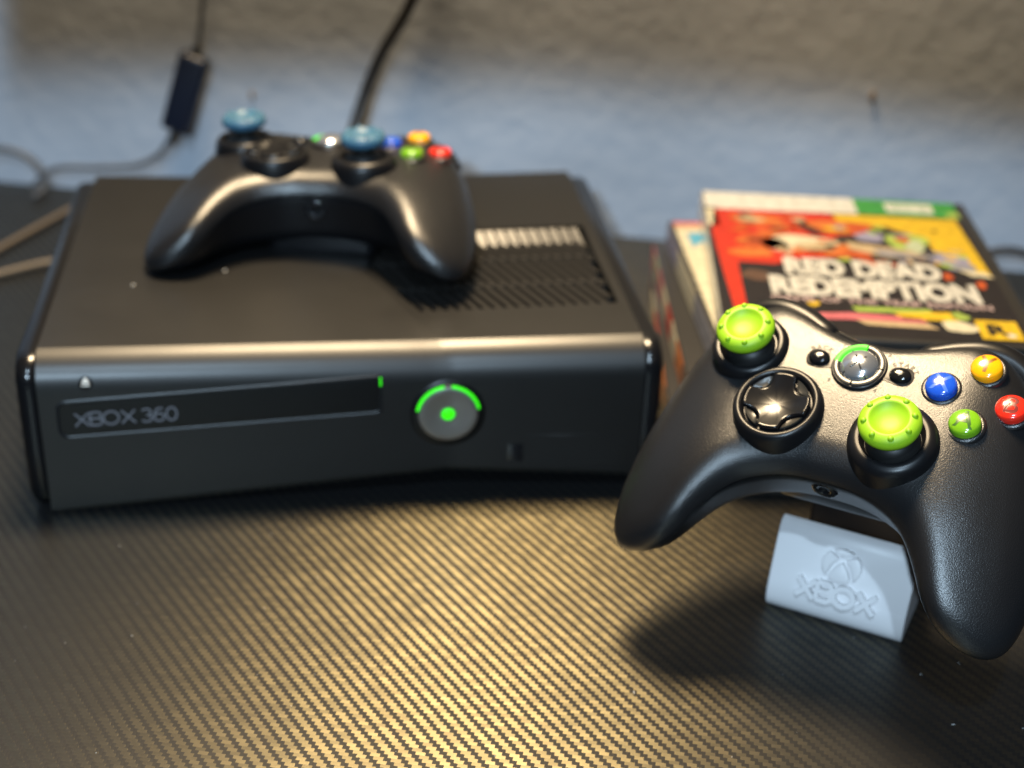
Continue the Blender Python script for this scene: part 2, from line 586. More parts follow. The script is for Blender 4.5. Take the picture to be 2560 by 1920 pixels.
# ------------------------------------------------------------------ the setting
WN = Vector((math.sin(-WALL_A), math.cos(WALL_A), 0))      # away from the camera, across the wall
WT = Vector((math.cos(WALL_A), math.sin(WALL_A), 0))       # along the wall
W0 = Vector((-84, 413.6, 0))                               # a point of the wall's foot
def on_wall(t, z, d=0.0):
    """t mm along the wall from W0, z up, d in front of it"""
    return W0 + WT * t + Vector((0, 0, z)) - WN * d
def wall_at(x, z, d=0.0):
    return on_wall((x + 84) / WT.x, z, d)

def build_setting():
    # table top: slab with rounded edges ending a little before the wall
    a, b = -900, 1500
    c = [on_wall(a, 0, 6), on_wall(b, 0, 6), on_wall(b, 0, 950), on_wall(a, 0, 950)]
    v = [tuple(p) for p in c] + [tuple(p + Vector((0, 0, -28))) for p in c]
    f = [[0, 1, 2, 3], [4, 7, 6, 5], [0, 4, 5, 1], [1, 5, 6, 2], [2, 6, 7, 3], [3, 7, 4, 0]]
    t = mesh_obj('table', v, f, MAT['carbon'], smooth=False)
    tag(t, kind='structure', label='black carbon-weave covered table top under everything')
    # wall: a thick slab, gently uneven
    n, m = 60, 26
    v, f = [], []
    for j in range(m + 1):
        for i in range(n + 1):
            tt = -1200 + 3000 * i / n; z = -500 + 1700 * j / m
            d = 1.5 * math.sin(tt * 0.013 + 1.3 * math.sin(z * 0.011)) * math.cos(z * 0.017)
            v.append(tuple(on_wall(tt, z, d)))
    for j in range(m):
        for i in range(n):
            k = j * (n + 1) + i
            f.append([k, k + 1, k + n + 2, k + n + 1])
    base = len(v)
    for tt, z in ((-1200, -500), (1800, -500), (1800, 1200), (-1200, 1200)):
        v.append(tuple(on_wall(tt, z, -100)))
    f.append([base + 3, base + 2, base + 1, base])
    w = mesh_obj('wall', v, f, MAT['plaster'])
    tag(w, kind='structure', label='uneven painted plaster wall behind the table')
build_setting()

# ------------------------------------------------------------------ game console
CW, CD, CH = 270.0, 222.4, 73.3
XW0, XWS = 179.5, 0.385                 # the waist crease on the top: x = XW0 - XWS * y
def xw(y): return XW0 - XWS * max(0.0, min(y, 95.0))
V0, V1 = 0.045, 0.955                    # the vent between these shares of the right half
VY0, VY1 = 44.0, 136.0

def build_console():
    root = empty('game_console', (0, 0, 0))
    tag(root, 'slim black game console with lit green power button and disc tray lying on the table', 'game console')
    # ---- shell: sections along x, each a loop of (y, z)
    xl, xr = 8.3, 261.7
    def section(x_share, side):
        """loop of (y, z) for one column; side 0 = left half, 1 = right half"""
        pass
    def dip(u, side):            # 1 at the waist, 0 at the ends
        return u if side == 0 else 1 - u
    us = [(0, t) for t in (0, .02, .06, .15, .3, .5, .7, .85, .95, 1.0)] + [(1, t) for t in (V0, 0.1, .2, .35, .5, .65, .8, V1, .97, 1.0)]
    rows = []
    for side, u in us:
        w = dip(u, side)
        top = CH - 2.6 * w
        fy = 4.0 * w
        zc = (1.5 + 12.5 * w) if side == 0 else (14.0 - 4.0 * (1 - w))
        R = 16.0; CA = 104.0; zc0 = top - R * math.sin(rad(CA))
        loop = []
        loop.append((CD - 14, 1.5)); loop.append((60, 1.5)); loop.append((fy + 18 * (zc / 14.0) + 3, 1.2))
        loop.append((fy + 0.9, zc - 1.2)); loop.append((fy + 0.15, zc + 0.6)); loop.append((fy, zc + 3))
        for t in (.25, .5, .75): loop.append((fy, zc + 3 + (zc0 - zc - 3) * t))
        for k in range(9):
            a = rad(180 - (180 - CA) * k / 8)
            loop.append((fy + R + R * math.cos(a), zc0 + R * math.sin(a)))
        for y in (26, 36, VY0, 60, 76, 95, 115, VY1, 150, 180, 205): loop.append((y, top))
        for k in range(1, 6):
            a = rad(90 - 90 * k / 5)
            loop.append((CD - 9 + 9 * math.cos(a), top - 9 + 9 * math.sin(a)))
        loop.append((CD, 30)); loop.append((CD - 4, 6))
        pts = []
        for y, z in loop:
            xm = xw(y)
            x = xl + (xm - xl) * u if side == 0 else xm + (xr - xm) * u
            pts.append((x, y, z))
        rows.append(pts)
    v = [p for r in rows for p in r]
    n = len(rows[0]); f = []
    for i in range(len(rows) - 1):
        sv = us[i][0] == 1 and us[i][1] >= V0 - 1e-6 and us[i + 1][1] <= V1 + 1e-6
        for k in range(n):
            kk = (k + 1) % n
            ya, yb = rows[i][k][1], rows[i][kk][1]
            za = rows[i][k][2]
            if sv and za > 60 and min(ya, yb) >= VY0 - 1e-6 and max(ya, yb) <= VY1 + 1e-6 and abs(ya - yb) > 5:
                continue
            f.append([i * n + k, i * n + kk, (i + 1) * n + kk, (i + 1) * n + k])
    f.append(list(range(n))); f.append([(len(rows) - 1) * n + k for k in range(n)][::-1])
    sh = mesh_obj('shell', v, f, [MAT['console'], MAT['console_satin']], root, sharp=11)
    half = [1 if min(q) >= 9 * n else 0 for q in f]      # the part right of the waist crease is moulded smoother
    sh.data.polygons.foreach_set('material_index', half)
    # ---- glossy side panels
    for name, x0, x1 in (('side_panel', -0.5, 7.9), ('side_panel', 262.1, 270.5)):
        prof = [(2, 8), (1.2, 30), (1.5, 56)] + [(1.5 + 13 - 13 * math.cos(rad(a)), 59 + 12.5 * math.sin(rad(a))) for a in range(15, 91, 15)] + \
               [(60, 71.5), (CD - 12, 71.5), (CD - 4, 68), (CD - 2, 58), (CD - 2, 10), (CD - 8, 2), (14, 1.0), (6, 2.5)]
        vv, ff = [], []
        m = len(prof)
        cy = sum(p[0] for p in prof) / m; cz = sum(p[1] for p in prof) / m
        def ring(x, ins):
            for y, z in prof:
                L = math.hypot(y - cy, z - cz); t = (L - ins) / L
                vv.append((x, cy + (y - cy) * t, cz + (z - cz) * t))
        outer, inner = (x0, x1) if x0 < 100 else (x1, x0)
        sgn = 1 if inner > outer else -1
        ring(inner, 0.6); ring(inner - sgn * .5, 0); ring(outer + sgn * 4.0, 0.0); ring(outer + sgn * 1.6, 0.8); ring(outer, 3.4)
        for k in range(4):
            for i in range(m):
                ff.append([k * m + i, k * m + (i + 1) % m, (k + 1) * m + (i + 1) % m, (k + 1) * m + i])
        ff.append(list(range(m))); ff.append([4 * m + i for i in range(m)][::-1])
        mesh_obj(name, vv, ff, MAT['panel'], root, sharp=50)
    # ---- front details: built flat in (x, z) then stood up on the front face
    def fy(x):
        w = (x - 8.3) / (XW0 - 8.3) if x < XW0 else 1 - (x - XW0) / (261.7 - XW0)
        return 4.0 * max(0, w)
    def stand(vf, out=0.0):
        def back(x, h):          # how far the rolled edge lies behind the flat of the face
            t = h - (CH - 2.6 * fy(x) / 4.0 - 15.525)
            return 16.0 - math.sqrt(max(1.0, 256.0 - t * t)) if t > 0 else 0.0
        return [(x, fy(x) + back(x, y) - z - out, y) for x, y, z in vf[0]], vf[1]
    def zq(x, a, b): return a + (b - a) * (x - 15) / 134.0
    # disc tray: rounded quadrilateral that narrows with the face
    r = 4.5
    def tray_outline(ins):
        pts = []
        x0, x1 = 15 + ins, 149.5 - ins
        zb = lambda x: zq(x, 36.6, 42.2) + ins
        zt = lambda x: zq(x, 54.8, 60.9) - ins
        rr = r - ins * 0.5
        for (cx, cz, a0) in ((x0 + rr, zb(x0) + rr, 180), (x1 - 2.2, zb(x1) + 2.2, 270), (x1 - 2.0, zt(x1) - 2.0, 0), (x0 + rr, zt(x0) - rr, 90)):
            q = rr if cx < 60 else 2.1
            for k in range(6):
                a = rad(a0 + 90 * k / 5)
                pts.append((cx + q * math.cos(a), cz + q * math.sin(a)))
        # extra points along the long edges so that the tray follows the face
        out = []
        for i, p in enumerate(pts):
            out.append(p); q = pts[(i + 1) % len(pts)]
            if abs(q[0] - p[0]) > 40:
                out += [(p[0] + (q[0] - p[0]) * t, p[1] + (q[1] - p[1]) * t) for t in (.25, .5, .75)]
        return out
    o0, o1, o2 = tray_outline(0), tray_outline(0.75), tray_outline(1.4)
    mb = MB(); n = len(o0)
    mb.add([(*p, 0.0) for p in o0] + [(*p, 0.45) for p in o1], [[i, (i + 1) % n, n + (i + 1) % n, n + i] for i in range(n)])
    mb.add([(*p, 0.45) for p in o1] + [(*p, -0.02) for p in o2], [[i, (i + 1) % n, n + (i + 1) % n, n + i] for i in range(n)])
    tray_f = MB(); tray_f.add(*star_solid(o2, [(1.0, -0.1), (1.0, 0.15), (0.96, 0.22), (0.5, 0.24)], centre=(82, 48.6)))
    tr = mesh_obj('disc_tray', *stand((tray_f.v, tray_f.f)), MAT['tray'], root, sharp=40)
    mesh_obj('tray_rim', *stand((mb.v, mb.f)), MAT['tray_rim'], tr, sharp=40)
    lt, wd = stroke_text('XBOX 360', 6.0, 0.75, 0.0, 0.25, 0.05)
    kx = 42.0 / wd
    vv = [(22.3 + x * kx, zq(22.3 + x * kx, 42.4, 45.0 + 1.6) + y * 1.0, z + 0.2) for x, y, z in lt.v]
    mesh_obj('lettering', *stand((vv, lt.f)), MAT['logo_grey'], tr, smooth=False)
    mesh_obj('tray_reflection', *stand(rbox(148.2, 148.9, 56.0, 59.8, 0.2, 0.5, 0.1, 1)), MAT['led'], tr, smooth=False)  # glowing strip stands in for the green light's reflection on the tray
    # eject button: touch spot with the eject sign
    ej = mesh_obj('eject_button', *stand(lathe([(0, .30), (2.4, .28), (2.9, 0.0)], 28, 28.0, 62.0)), MAT['tray'], root, sharp=40)
    mb = MB()
    mb.add(*extrude_poly([(26.3, 62.3), (29.7, 62.3), (28.0, 64.6)], 0.3, 0.42))
    mb.add(*rbox(26.3, 29.7, 61.0, 61.7, 0.3, 0.42, 0.05, 1))
    mesh_obj('eject_sign', *stand((mb.v, mb.f)), MAT['icon'], ej, smooth=False)
    # power button
    px, pz = 177.4, 41.3
    pb = mesh_obj('power_button', *stand(lathe([(0, 0.9), (3, 0.95), (10, 1.35), (12.0, 1.6), (12.6, 1.3), (12.9, 0.2)], 64, px, pz)), MAT['brushed'], root, sharp=40)
    mesh_obj('button_surround', *stand(lathe([(13.0, -0.4), (13.2, 0.9), (15.2, 0.75), (16.2, 0.0), (16.2, -0.4)], 64, px, pz)), MAT['tray'], pb, sharp=40)
    mesh_obj('centre_light', *stand(lathe([(0, 1.55), (1.8, 1.45), (2.9, 1.0), (2.9, 0.6)], 28, px, pz)), MAT['led'], pb)
    for a0, a1, mt in ((12, 84, 'led'), (86, 96, 'chrome'), (98, 170, 'led')):
        mesh_obj('ring_light', *stand(lathe([(12.95, 0.6), (13.0, 1.7), (13.4, 1.8), (13.9, 1.5), (14.0, 0.6)], 20, px, pz, 0, rad(a0), rad(a1))), MAT[mt], pb, sharp=50)
    # small port and door seam on the right of the button
    pt = mesh_obj('port_window', *stand(rbox(203.5, 210.5, 17.0, 25.5, -0.3, 0.35, 0.3, 2)), MAT['gloss'], root, sharp=40)
    mesh_obj('port_door', *stand(rbox(212, 255, 15.5, 30.0, -0.3, 0.10, 0.09, 1)), MAT['console'], root, sharp=40)
    # ---- the vent
    top = CH - 0.8
    def vx(u, y): return xw(y) + (261.7 - xw(y)) * u
    mb = MB()
    q = [(vx(V0, VY0), VY0), (vx(V1, VY0), VY0), (vx(V1, 95), 95), (vx(V1, VY1), VY1), (vx(V0, VY1), VY1), (vx(V0, 95), 95)]
    for i in range(6):
        a, b = q[i], q[(i + 1) % 6]
        mb.add([(*a, CH - 2.8), (*b, CH - 2.8), (*b, 60), (*a, 60)], [[0, 1, 2, 3]])
    mb.add([(x, y, 60) for x, y in q], [[0, 1, 2, 3, 4, 5]])
    mb.build('vent_well', MAT['void'], root, smooth=False)
    def topz(x, y):
        xm = xw(y)
        w = (x - 8.3) / (xm - 8.3) if x < xm else 1 - (x - xm) / (261.7 - xm)
        return CH - 2.6 * max(0, w)
    ribs = (72.5, 102.5)
    def rib(y0, y1, dz):
        n = 12; mb = MB(); v = []; f = []
        for i in range(n + 1):
            for y, z in ((y0, -6), (y0, -dz), (y1, -dz), (y1, -6)):
                x = vx(V0 + (V1 - V0) * i / n, y)
                v.append((x, y, topz(x, y) + z))
        for i in range(n):
            for k in range(4):
                f.append([i * 4 + k, i * 4 + (k + 1) % 4, i * 4 + 4 + (k + 1) % 4, i * 4 + 4 + k])
        mb.add(v, f); mb.build('vent_rib', MAT['vent'], root, smooth=False)
    for y in ribs: rib(y - 1.1, y + 1.1, 1.7)
    rows_y = ((VY0, ribs[0] - 1.1), (ribs[0] + 1.1, ribs[1] - 1.1), (ribs[1] + 1.1, VY1 - 15))
    slope = 0.40
    for y0, y1 in rows_y:
        L = y1 - y0
        s = -30.0
        while s < 130:
            # a slat leans like the waist crease: x = base - slope*y
            def X(y, off): return 165 + s + off - slope * (y - VY0)
            wdt = 3.1
            # cut the slat where it would run past the opening
            def inside(y): return X(y, 0) >= vx(V0, y) - 0.4 and X(y, wdt) <= vx(V1, y) + 0.4
            ys = [y0 + L * k / 24 for k in range(25)]
            good = [y for y in ys if inside(y)]
            if len(good) >= 4:
                ya, yb = good[0], good[-1]
                v = []
                for y in (ya, yb):
                    for o, z in ((0.2, -1.9), (wdt - .2, -1.9), (wdt, -2.1), (wdt, -8), (0, -8), (0, -2.1)):
                        x = X(y, o); v.append((x, y, topz(x, y) + z))
                f = [[i, (i + 1) % 6, 6 + (i + 1) % 6, 6 + i] for i in range(6)] + [[5, 4, 3, 2, 1, 0], [6, 7, 8, 9, 10, 11]]
                mesh_obj('vent_slat', v, f, MAT['vent'], root, smooth=False)
            # sloping chamfer at the far end of the rear openings
            if y1 > 110:
                g0, g1 = VY1 - 15.0, VY1 - 0.3
                xa = X(g0, wdt * 0.5); xb = X(g1, wdt * 0.5)
                if xa > vx(V0, g0) and xb > vx(V0, g1) and xa + 3.7 < vx(V1, g0) + 3.0:
                    v = [(xa, g0, -11.8), (xa + 3.7, g0, -11.8), (xb + 3.7, g1, -1.0), (xb, g1, -1.0)]
                    v = [(p, q, topz(p, q) + r) for p, q, r in v]
                    v2 = [(p, q, r - 1.4) for p, q, r in v]
                    mesh_obj('vent_chamfer', v + v2, [[0, 1, 2, 3], [7, 6, 5, 4], [0, 4, 5, 1], [1, 5, 6, 2], [2, 6, 7, 3], [3, 7, 4, 0]], MAT['facet'], root, smooth=False)
            s += 5.35
    # specks of dust on the top
    for x, y, r in ((41, 74, 0.8), (81, 88, 0.8)):
        mesh_obj('dust_speck', *lathe([(0, 0.5), (r * .7, 0.35), (r, 0)], 8, x, y, CH - 0.3), MAT['dust'], root)
    return root
console = build_console()

# ------------------------------------------------------------------ controller
UNDER = [0] * 13 + [0.05, 0.10, 0.16, 0.22, 0.25, 0.27, 0.28, 0.28, 0.28, 0.28, 0.28]
OUT = [  # x, y, edge radius on top, edge radius below (right half, rear centre -> front centre)
    (0, 17.0, 5, 8), (10, 18.0, 5, 8), (20, 22.0, 6, 8), (28, 26.0, 7, 8), (37, 28.5, 8, 9), (46, 28.0, 11, 10), (54, 23.5, 15, 12),
    (62.5, 15, 15, 14), (68, 3, 15, 15), (72.5, -12, 15, 16), (76.5, -28, 15, 17), (79, -44, 15, 17), (80.5, -56, 14, 17), (80, -65, 13, 16),
    (76.5, -72, 11, 15), (70, -75.5, 10, 14), (61, -75.5, 9, 14), (51, -72, 8, 14), (44.5, -66, 10, 14), (39.5, -58.5, 12, 13), (34, -51, 13, 12),
    (27.5, -45.2, 14, 11), (19, -41, 14, 10), (10, -38.7, 14, 10)]
FRONT = (0, -38.3, 14, 10)
def full_outline():
    r = [np.array((*p, u), float) for p, u in zip(OUT, UNDER)] + [np.array((*FRONT, 0.28), float)]
    l = [np.array((-p[0], *p[1:])) for p in r[1:-1]][::-1]
    return np.array(catmull(r + l, True, 5))
OL = full_outline()
_A = OL; _B = np.roll(OL, -1, 0)

def outline_sd(x, y):
    """signed distance to the plan outline and the two edge radii there"""
    P = np.stack([x, y], 1)
    best = np.full(len(P), 1e18); kt = np.zeros(len(P)); kb = np.zeros(len(P))
    inside = np.zeros(len(P), bool)
    for a, b in zip(_A, _B):
        ab = b[:2] - a[:2]; L2 = ab @ ab
        t = np.clip(((P - a[:2]) @ ab) / L2, 0, 1)
        d = P - a[:2] - t[:, None] * ab
        d2 = d[:, 0] ** 2 + d[:, 1] ** 2
        m = d2 < best
        best = np.where(m, d2, best)
        kt = np.where(m, a[2] + (b[2] - a[2]) * t, kt); kb = np.where(m, a[3] + (b[3] - a[3]) * t, kb)
        c = (a[1] > P[:, 1]) != (b[1] > P[:, 1])
        with np.errstate(divide='ignore', invalid='ignore'):
            xi = a[0] + (P[:, 1] - a[1]) / (b[1] - a[1]) * (b[0] - a[0])
        inside ^= c & (P[:, 0] < xi)
    d = np.sqrt(best)
    # inside, a smooth stand-in for the distance (no ridge along the middle of the grips)
    acc = np.zeros(len(P)); wk = np.zeros(len(P)); at = np.zeros(len(P)); ab_ = np.zeros(len(P)); au = np.zeros(len(P))
    for a, b in zip(_A, _B):
        mseg = (a + b) / 2; L = math.hypot(*(b - a)[:2])
        r2 = (P[:, 0] - mseg[0]) ** 2 + (P[:, 1] - mseg[1]) ** 2 + 0.5
        w = L / (r2 * r2)
        acc += w; at += w * mseg[2]; ab_ += w * mseg[3]; au += w * mseg[4]
    phi = (acc * 2 / math.pi) ** (-1 / 3)
    t = np.clip((d - 1.0) / 3.0, 0, 1); t = t * t * (3 - 2 * t)
    ds = d + (phi - d) * t
    return np.where(inside, -ds, d), at / acc, ab_ / acc, au / acc

def sstep(x, a, b):
    t = np.clip((x - a) / (b - a), 0, 1)
    return t * t * (3 - 2 * t)

def z_top(x, y):
    x = np.abs(x)
    z = np.where(y < 5, -0.0016 * (y - 5) ** 2, -0.004 * (y - 5) ** 2) - 0.004 * np.maximum(0, -36 - y) ** 2
    z = z - 0.011 * np.maximum(0, x - 34) ** 2
    return z
def z_bot(x, y):
    x = np.abs(x)
    g = sstep(x, 24, 56) * sstep(-y, 8, 62)
    return -40.0 - 1.5 * g + 1.0 * sstep(-y, 5, 38) * (1 - sstep(x, 10, 45))
def z_seam(x, y):
    return z_top(x, y) - 9.0 - 3.0 * sstep(-y, 50, 80) + 0.0 * x

def smax(a, b, k):
    return np.maximum(a, b) + np.maximum(k - np.abs(a - b), 0) ** 2 / (4 * k)

def body_f(P, pre=None):
    x, y, z = P[:, 0], P[:, 1], P[:, 2]
    d, kt, kb, uc = outline_sd(x, y) if pre is None else pre
    q = np.clip(z_top(x, y) - 7.0 - z, 0, 40)
    d = d + uc * q * q / (q + 4.0)
    f = smax(d, z - z_top(x, y), kt)
    return smax(f, z_bot(x, y) - z, kb)

def surface_nets(lo, hi, h):
    nx, ny, nz = [int((b - a) / h) + 2 for a, b in zip(lo, hi)]
    xs, ys, zs = lo[0] + h * np.arange(nx), lo[1] + h * np.arange(ny), lo[2] + h * np.arange(nz)
    X, Y = np.meshgrid(xs, ys, indexing='ij')
    pre = outline_sd(X.ravel(), Y.ravel())
    F = np.empty((nx, ny, nz))
    for k, z in enumerate(zs):
        F[:, :, k] = body_f(np.stack([X.ravel(), Y.ravel(), np.full(X.size, z)], 1), pre).reshape(nx, ny)
    sgn = F < 0
    corner = [(i, j, k) for i in (0, 1) for j in (0, 1) for k in (0, 1)]
    def sub(A, c): return A[c[0]:nx - 1 + c[0], c[1]:ny - 1 + c[1], c[2]:nz - 1 + c[2]]
    cnt = sum(sub(sgn, c).astype(int) for c in corner)
    act = (cnt > 0) & (cnt < 8)
    idx = -np.ones(act.shape, int); idx[act] = np.arange(act.sum())
    pos = np.zeros((act.sum(), 3)); num = np.zeros(act.sum())
    base = np.argwhere(act)
    for a in corner:
        for ax in range(3):
            if a[ax]: continue
            b = list(a); b[ax] = 1; b = tuple(b)
            fa, fb = sub(F, a)[act], sub(F, b)[act]
            m = (fa < 0) != (fb < 0)
            t = np.where(m, fa / np.where(m, fa - fb, 1), 0)
            p = np.tile(np.array(a, float), (len(fa), 1)); p[:, ax] += t
            pos[m] += p[m]; num[m] += 1
    pos = (base + pos / num[:, None]) * h + np.array(lo)
    quads = []
    for ax in range(3):
        o1, o2 = [(1, 2), (0, 2), (0, 1)][ax]
        sl0 = [slice(None)] * 3; sl1 = [slice(None)] * 3
        sl0[ax] = slice(0, -1); sl1[ax] = slice(1, None)
        ch = sgn[tuple(sl0)] != sgn[tuple(sl1)]
        e = np.argwhere(ch)
        e = e[(e[:, o1] > 0) & (e[:, o2] > 0) & (e[:, o1] < F.shape[o1] - 1) & (e[:, o2] < F.shape[o2] - 1)]
        def cell(d1, d2):
            c = e.copy(); c[:, o1] -= d1; c[:, o2] -= d2
            return idx[c[:, 0], c[:, 1], c[:, 2]]
        quads.append(np.stack([cell(1, 1), cell(0, 1), cell(0, 0), cell(1, 0)], 1))
    return pos, np.concatenate(quads)

def grad_f(P, h=0.05):
    g = np.zeros_like(P)
    for a in range(3):
        e = np.zeros(3); e[a] = h
        g[:, a] = (body_f(P + e) - body_f(P - e)) / (2 * h)
    return g

def split_mesh(P, N, Q, s):
    """cut the quads (as triangles) along s = 0 into an upper and a lower mesh"""
    T = np.concatenate([Q[:, [0, 1, 2]], Q[:, [0, 2, 3]]])
    P = list(map(tuple, P)); N = list(map(tuple, N)); s = list(s)
    cache = {}
    def mid(a, b):
        k = (min(a, b), max(a, b))
        if k not in cache:
            t = s[a] / (s[a] - s[b])
            P.append(tuple(np.array(P[a]) + t * (np.array(P[b]) - np.array(P[a]))))
            n = np.array(N[a]) + t * (np.array(N[b]) - np.array(N[a])); N.append(tuple(n / np.linalg.norm(n)))
            s.append(0.0); cache[k] = len(P) - 1
        return cache[k]
    up, dn = [], []
    for tri in T.tolist():
        pos = [s[i] >= 0 for i in tri]
        if all(pos): up.append(tri); continue
        if not any(pos): dn.append(tri); continue
        for want, dest in ((True, up), (False, dn)):
            poly = []
            for k in range(3):
                a, b = tri[k], tri[(k + 1) % 3]
                if (s[a] >= 0) == want: poly.append(a)
                if (s[a] >= 0) != (s[b] >= 0): poly.append(mid(a, b))
            if len(poly) >= 3: dest.append(poly)
    out = []
    for faces in (up, dn):
        ids = sorted({i for f in faces for i in f}); mp = {a: b for b, a in enumerate(ids)}
        out.append((np.array([P[i] for i in ids]), np.array([N[i] for i in ids]), [[mp[i] for i in f] for f in faces]))
    return out

def shell_mesh(name, P, N, F, mat):
    me = bpy.data.meshes.new(name)
    me.from_pydata((P * S).tolist(), [], F)
    me.materials.append(mat)
    # make faces agree with the given normals
    me.update()
    a = me.polygons[0]
    if Vector(a.normal).dot(Vector(N[F[0][0]])) < 0:
        pass
    fl = [f[::-1] if np.dot(np.cross(P[f[1]] - P[f[0]], P[f[2]] - P[f[0]]), N[f[0]]) < 0 else f for f in F]
    me.clear_geometry(); me.from_pydata((P * S).tolist(), [], fl)
    me.polygons.foreach_set('use_smooth', [True] * len(me.polygons))
    me.normals_split_custom_set_from_vertices(N.tolist())
    return me

def build_shells():
    P, Q = surface_nets((-78, -88, -50), (78, 36, 6), 1.25)
    for _ in range(3):
        g = grad_f(P); f = body_f(P)
        P = P - (f / np.maximum((g ** 2).sum(1), 0.05))[:, None] * g
    g = grad_f(P); N = g / np.linalg.norm(g, axis=1)[:, None]
    s = P[:, 2] - z_seam(P[:, 0], P[:, 1])
    (Pu, Nu, Fu), _ = split_mesh(P, N, Q, s)
    _, (Pl, Nl, Fl) = split_mesh(P, N, Q, s + 0.65)
    Pl = Pl - Nl * 0.25
    return shell_mesh('upper_shell', Pu, Nu, Fu, MAT['shell']), shell_mesh('lower_shell', Pl, Nl, Fl, MAT['pod'])  # lower half in a darker plastic, shade of the underside put into its material
UPPER, LOWER = build_shells()

def zt(x, y): return float(z_top(np.array([float(x)]), np.array([float(y)]))[0])

def rrect_plus(R, arm, inner, n=5):
    """outline of a plus with arms reaching R, half width arm, the notches hollowed by arcs"""
    pts = []
    for q in range(4):
        a = math.pi / 2 * q
        c, s = math.cos(a), math.sin(a)
        loc = []
        # arm end, slightly rounded (arc of the disc)
        for k in range(-3, 4):
            w = math.asin(arm / R) * k / 3
            loc.append((R * math.cos(w), R * math.sin(w)))
        # notch: arc bulging towards the centre
        p0 = np.array((math.sqrt(R * R - arm * arm), arm)); p1 = np.array((arm, math.sqrt(R * R - arm * arm)))
        ctl = np.array((inner, inner))
        for k in range(1, 8):
            t = k / 8
            loc.append(tuple((1 - t) ** 2 * p0 + 2 * t * (1 - t) * ctl + t * t * p1))
        pts += [(x * c - y * s, x * s + y * c) for x, y in loc]
    return pts

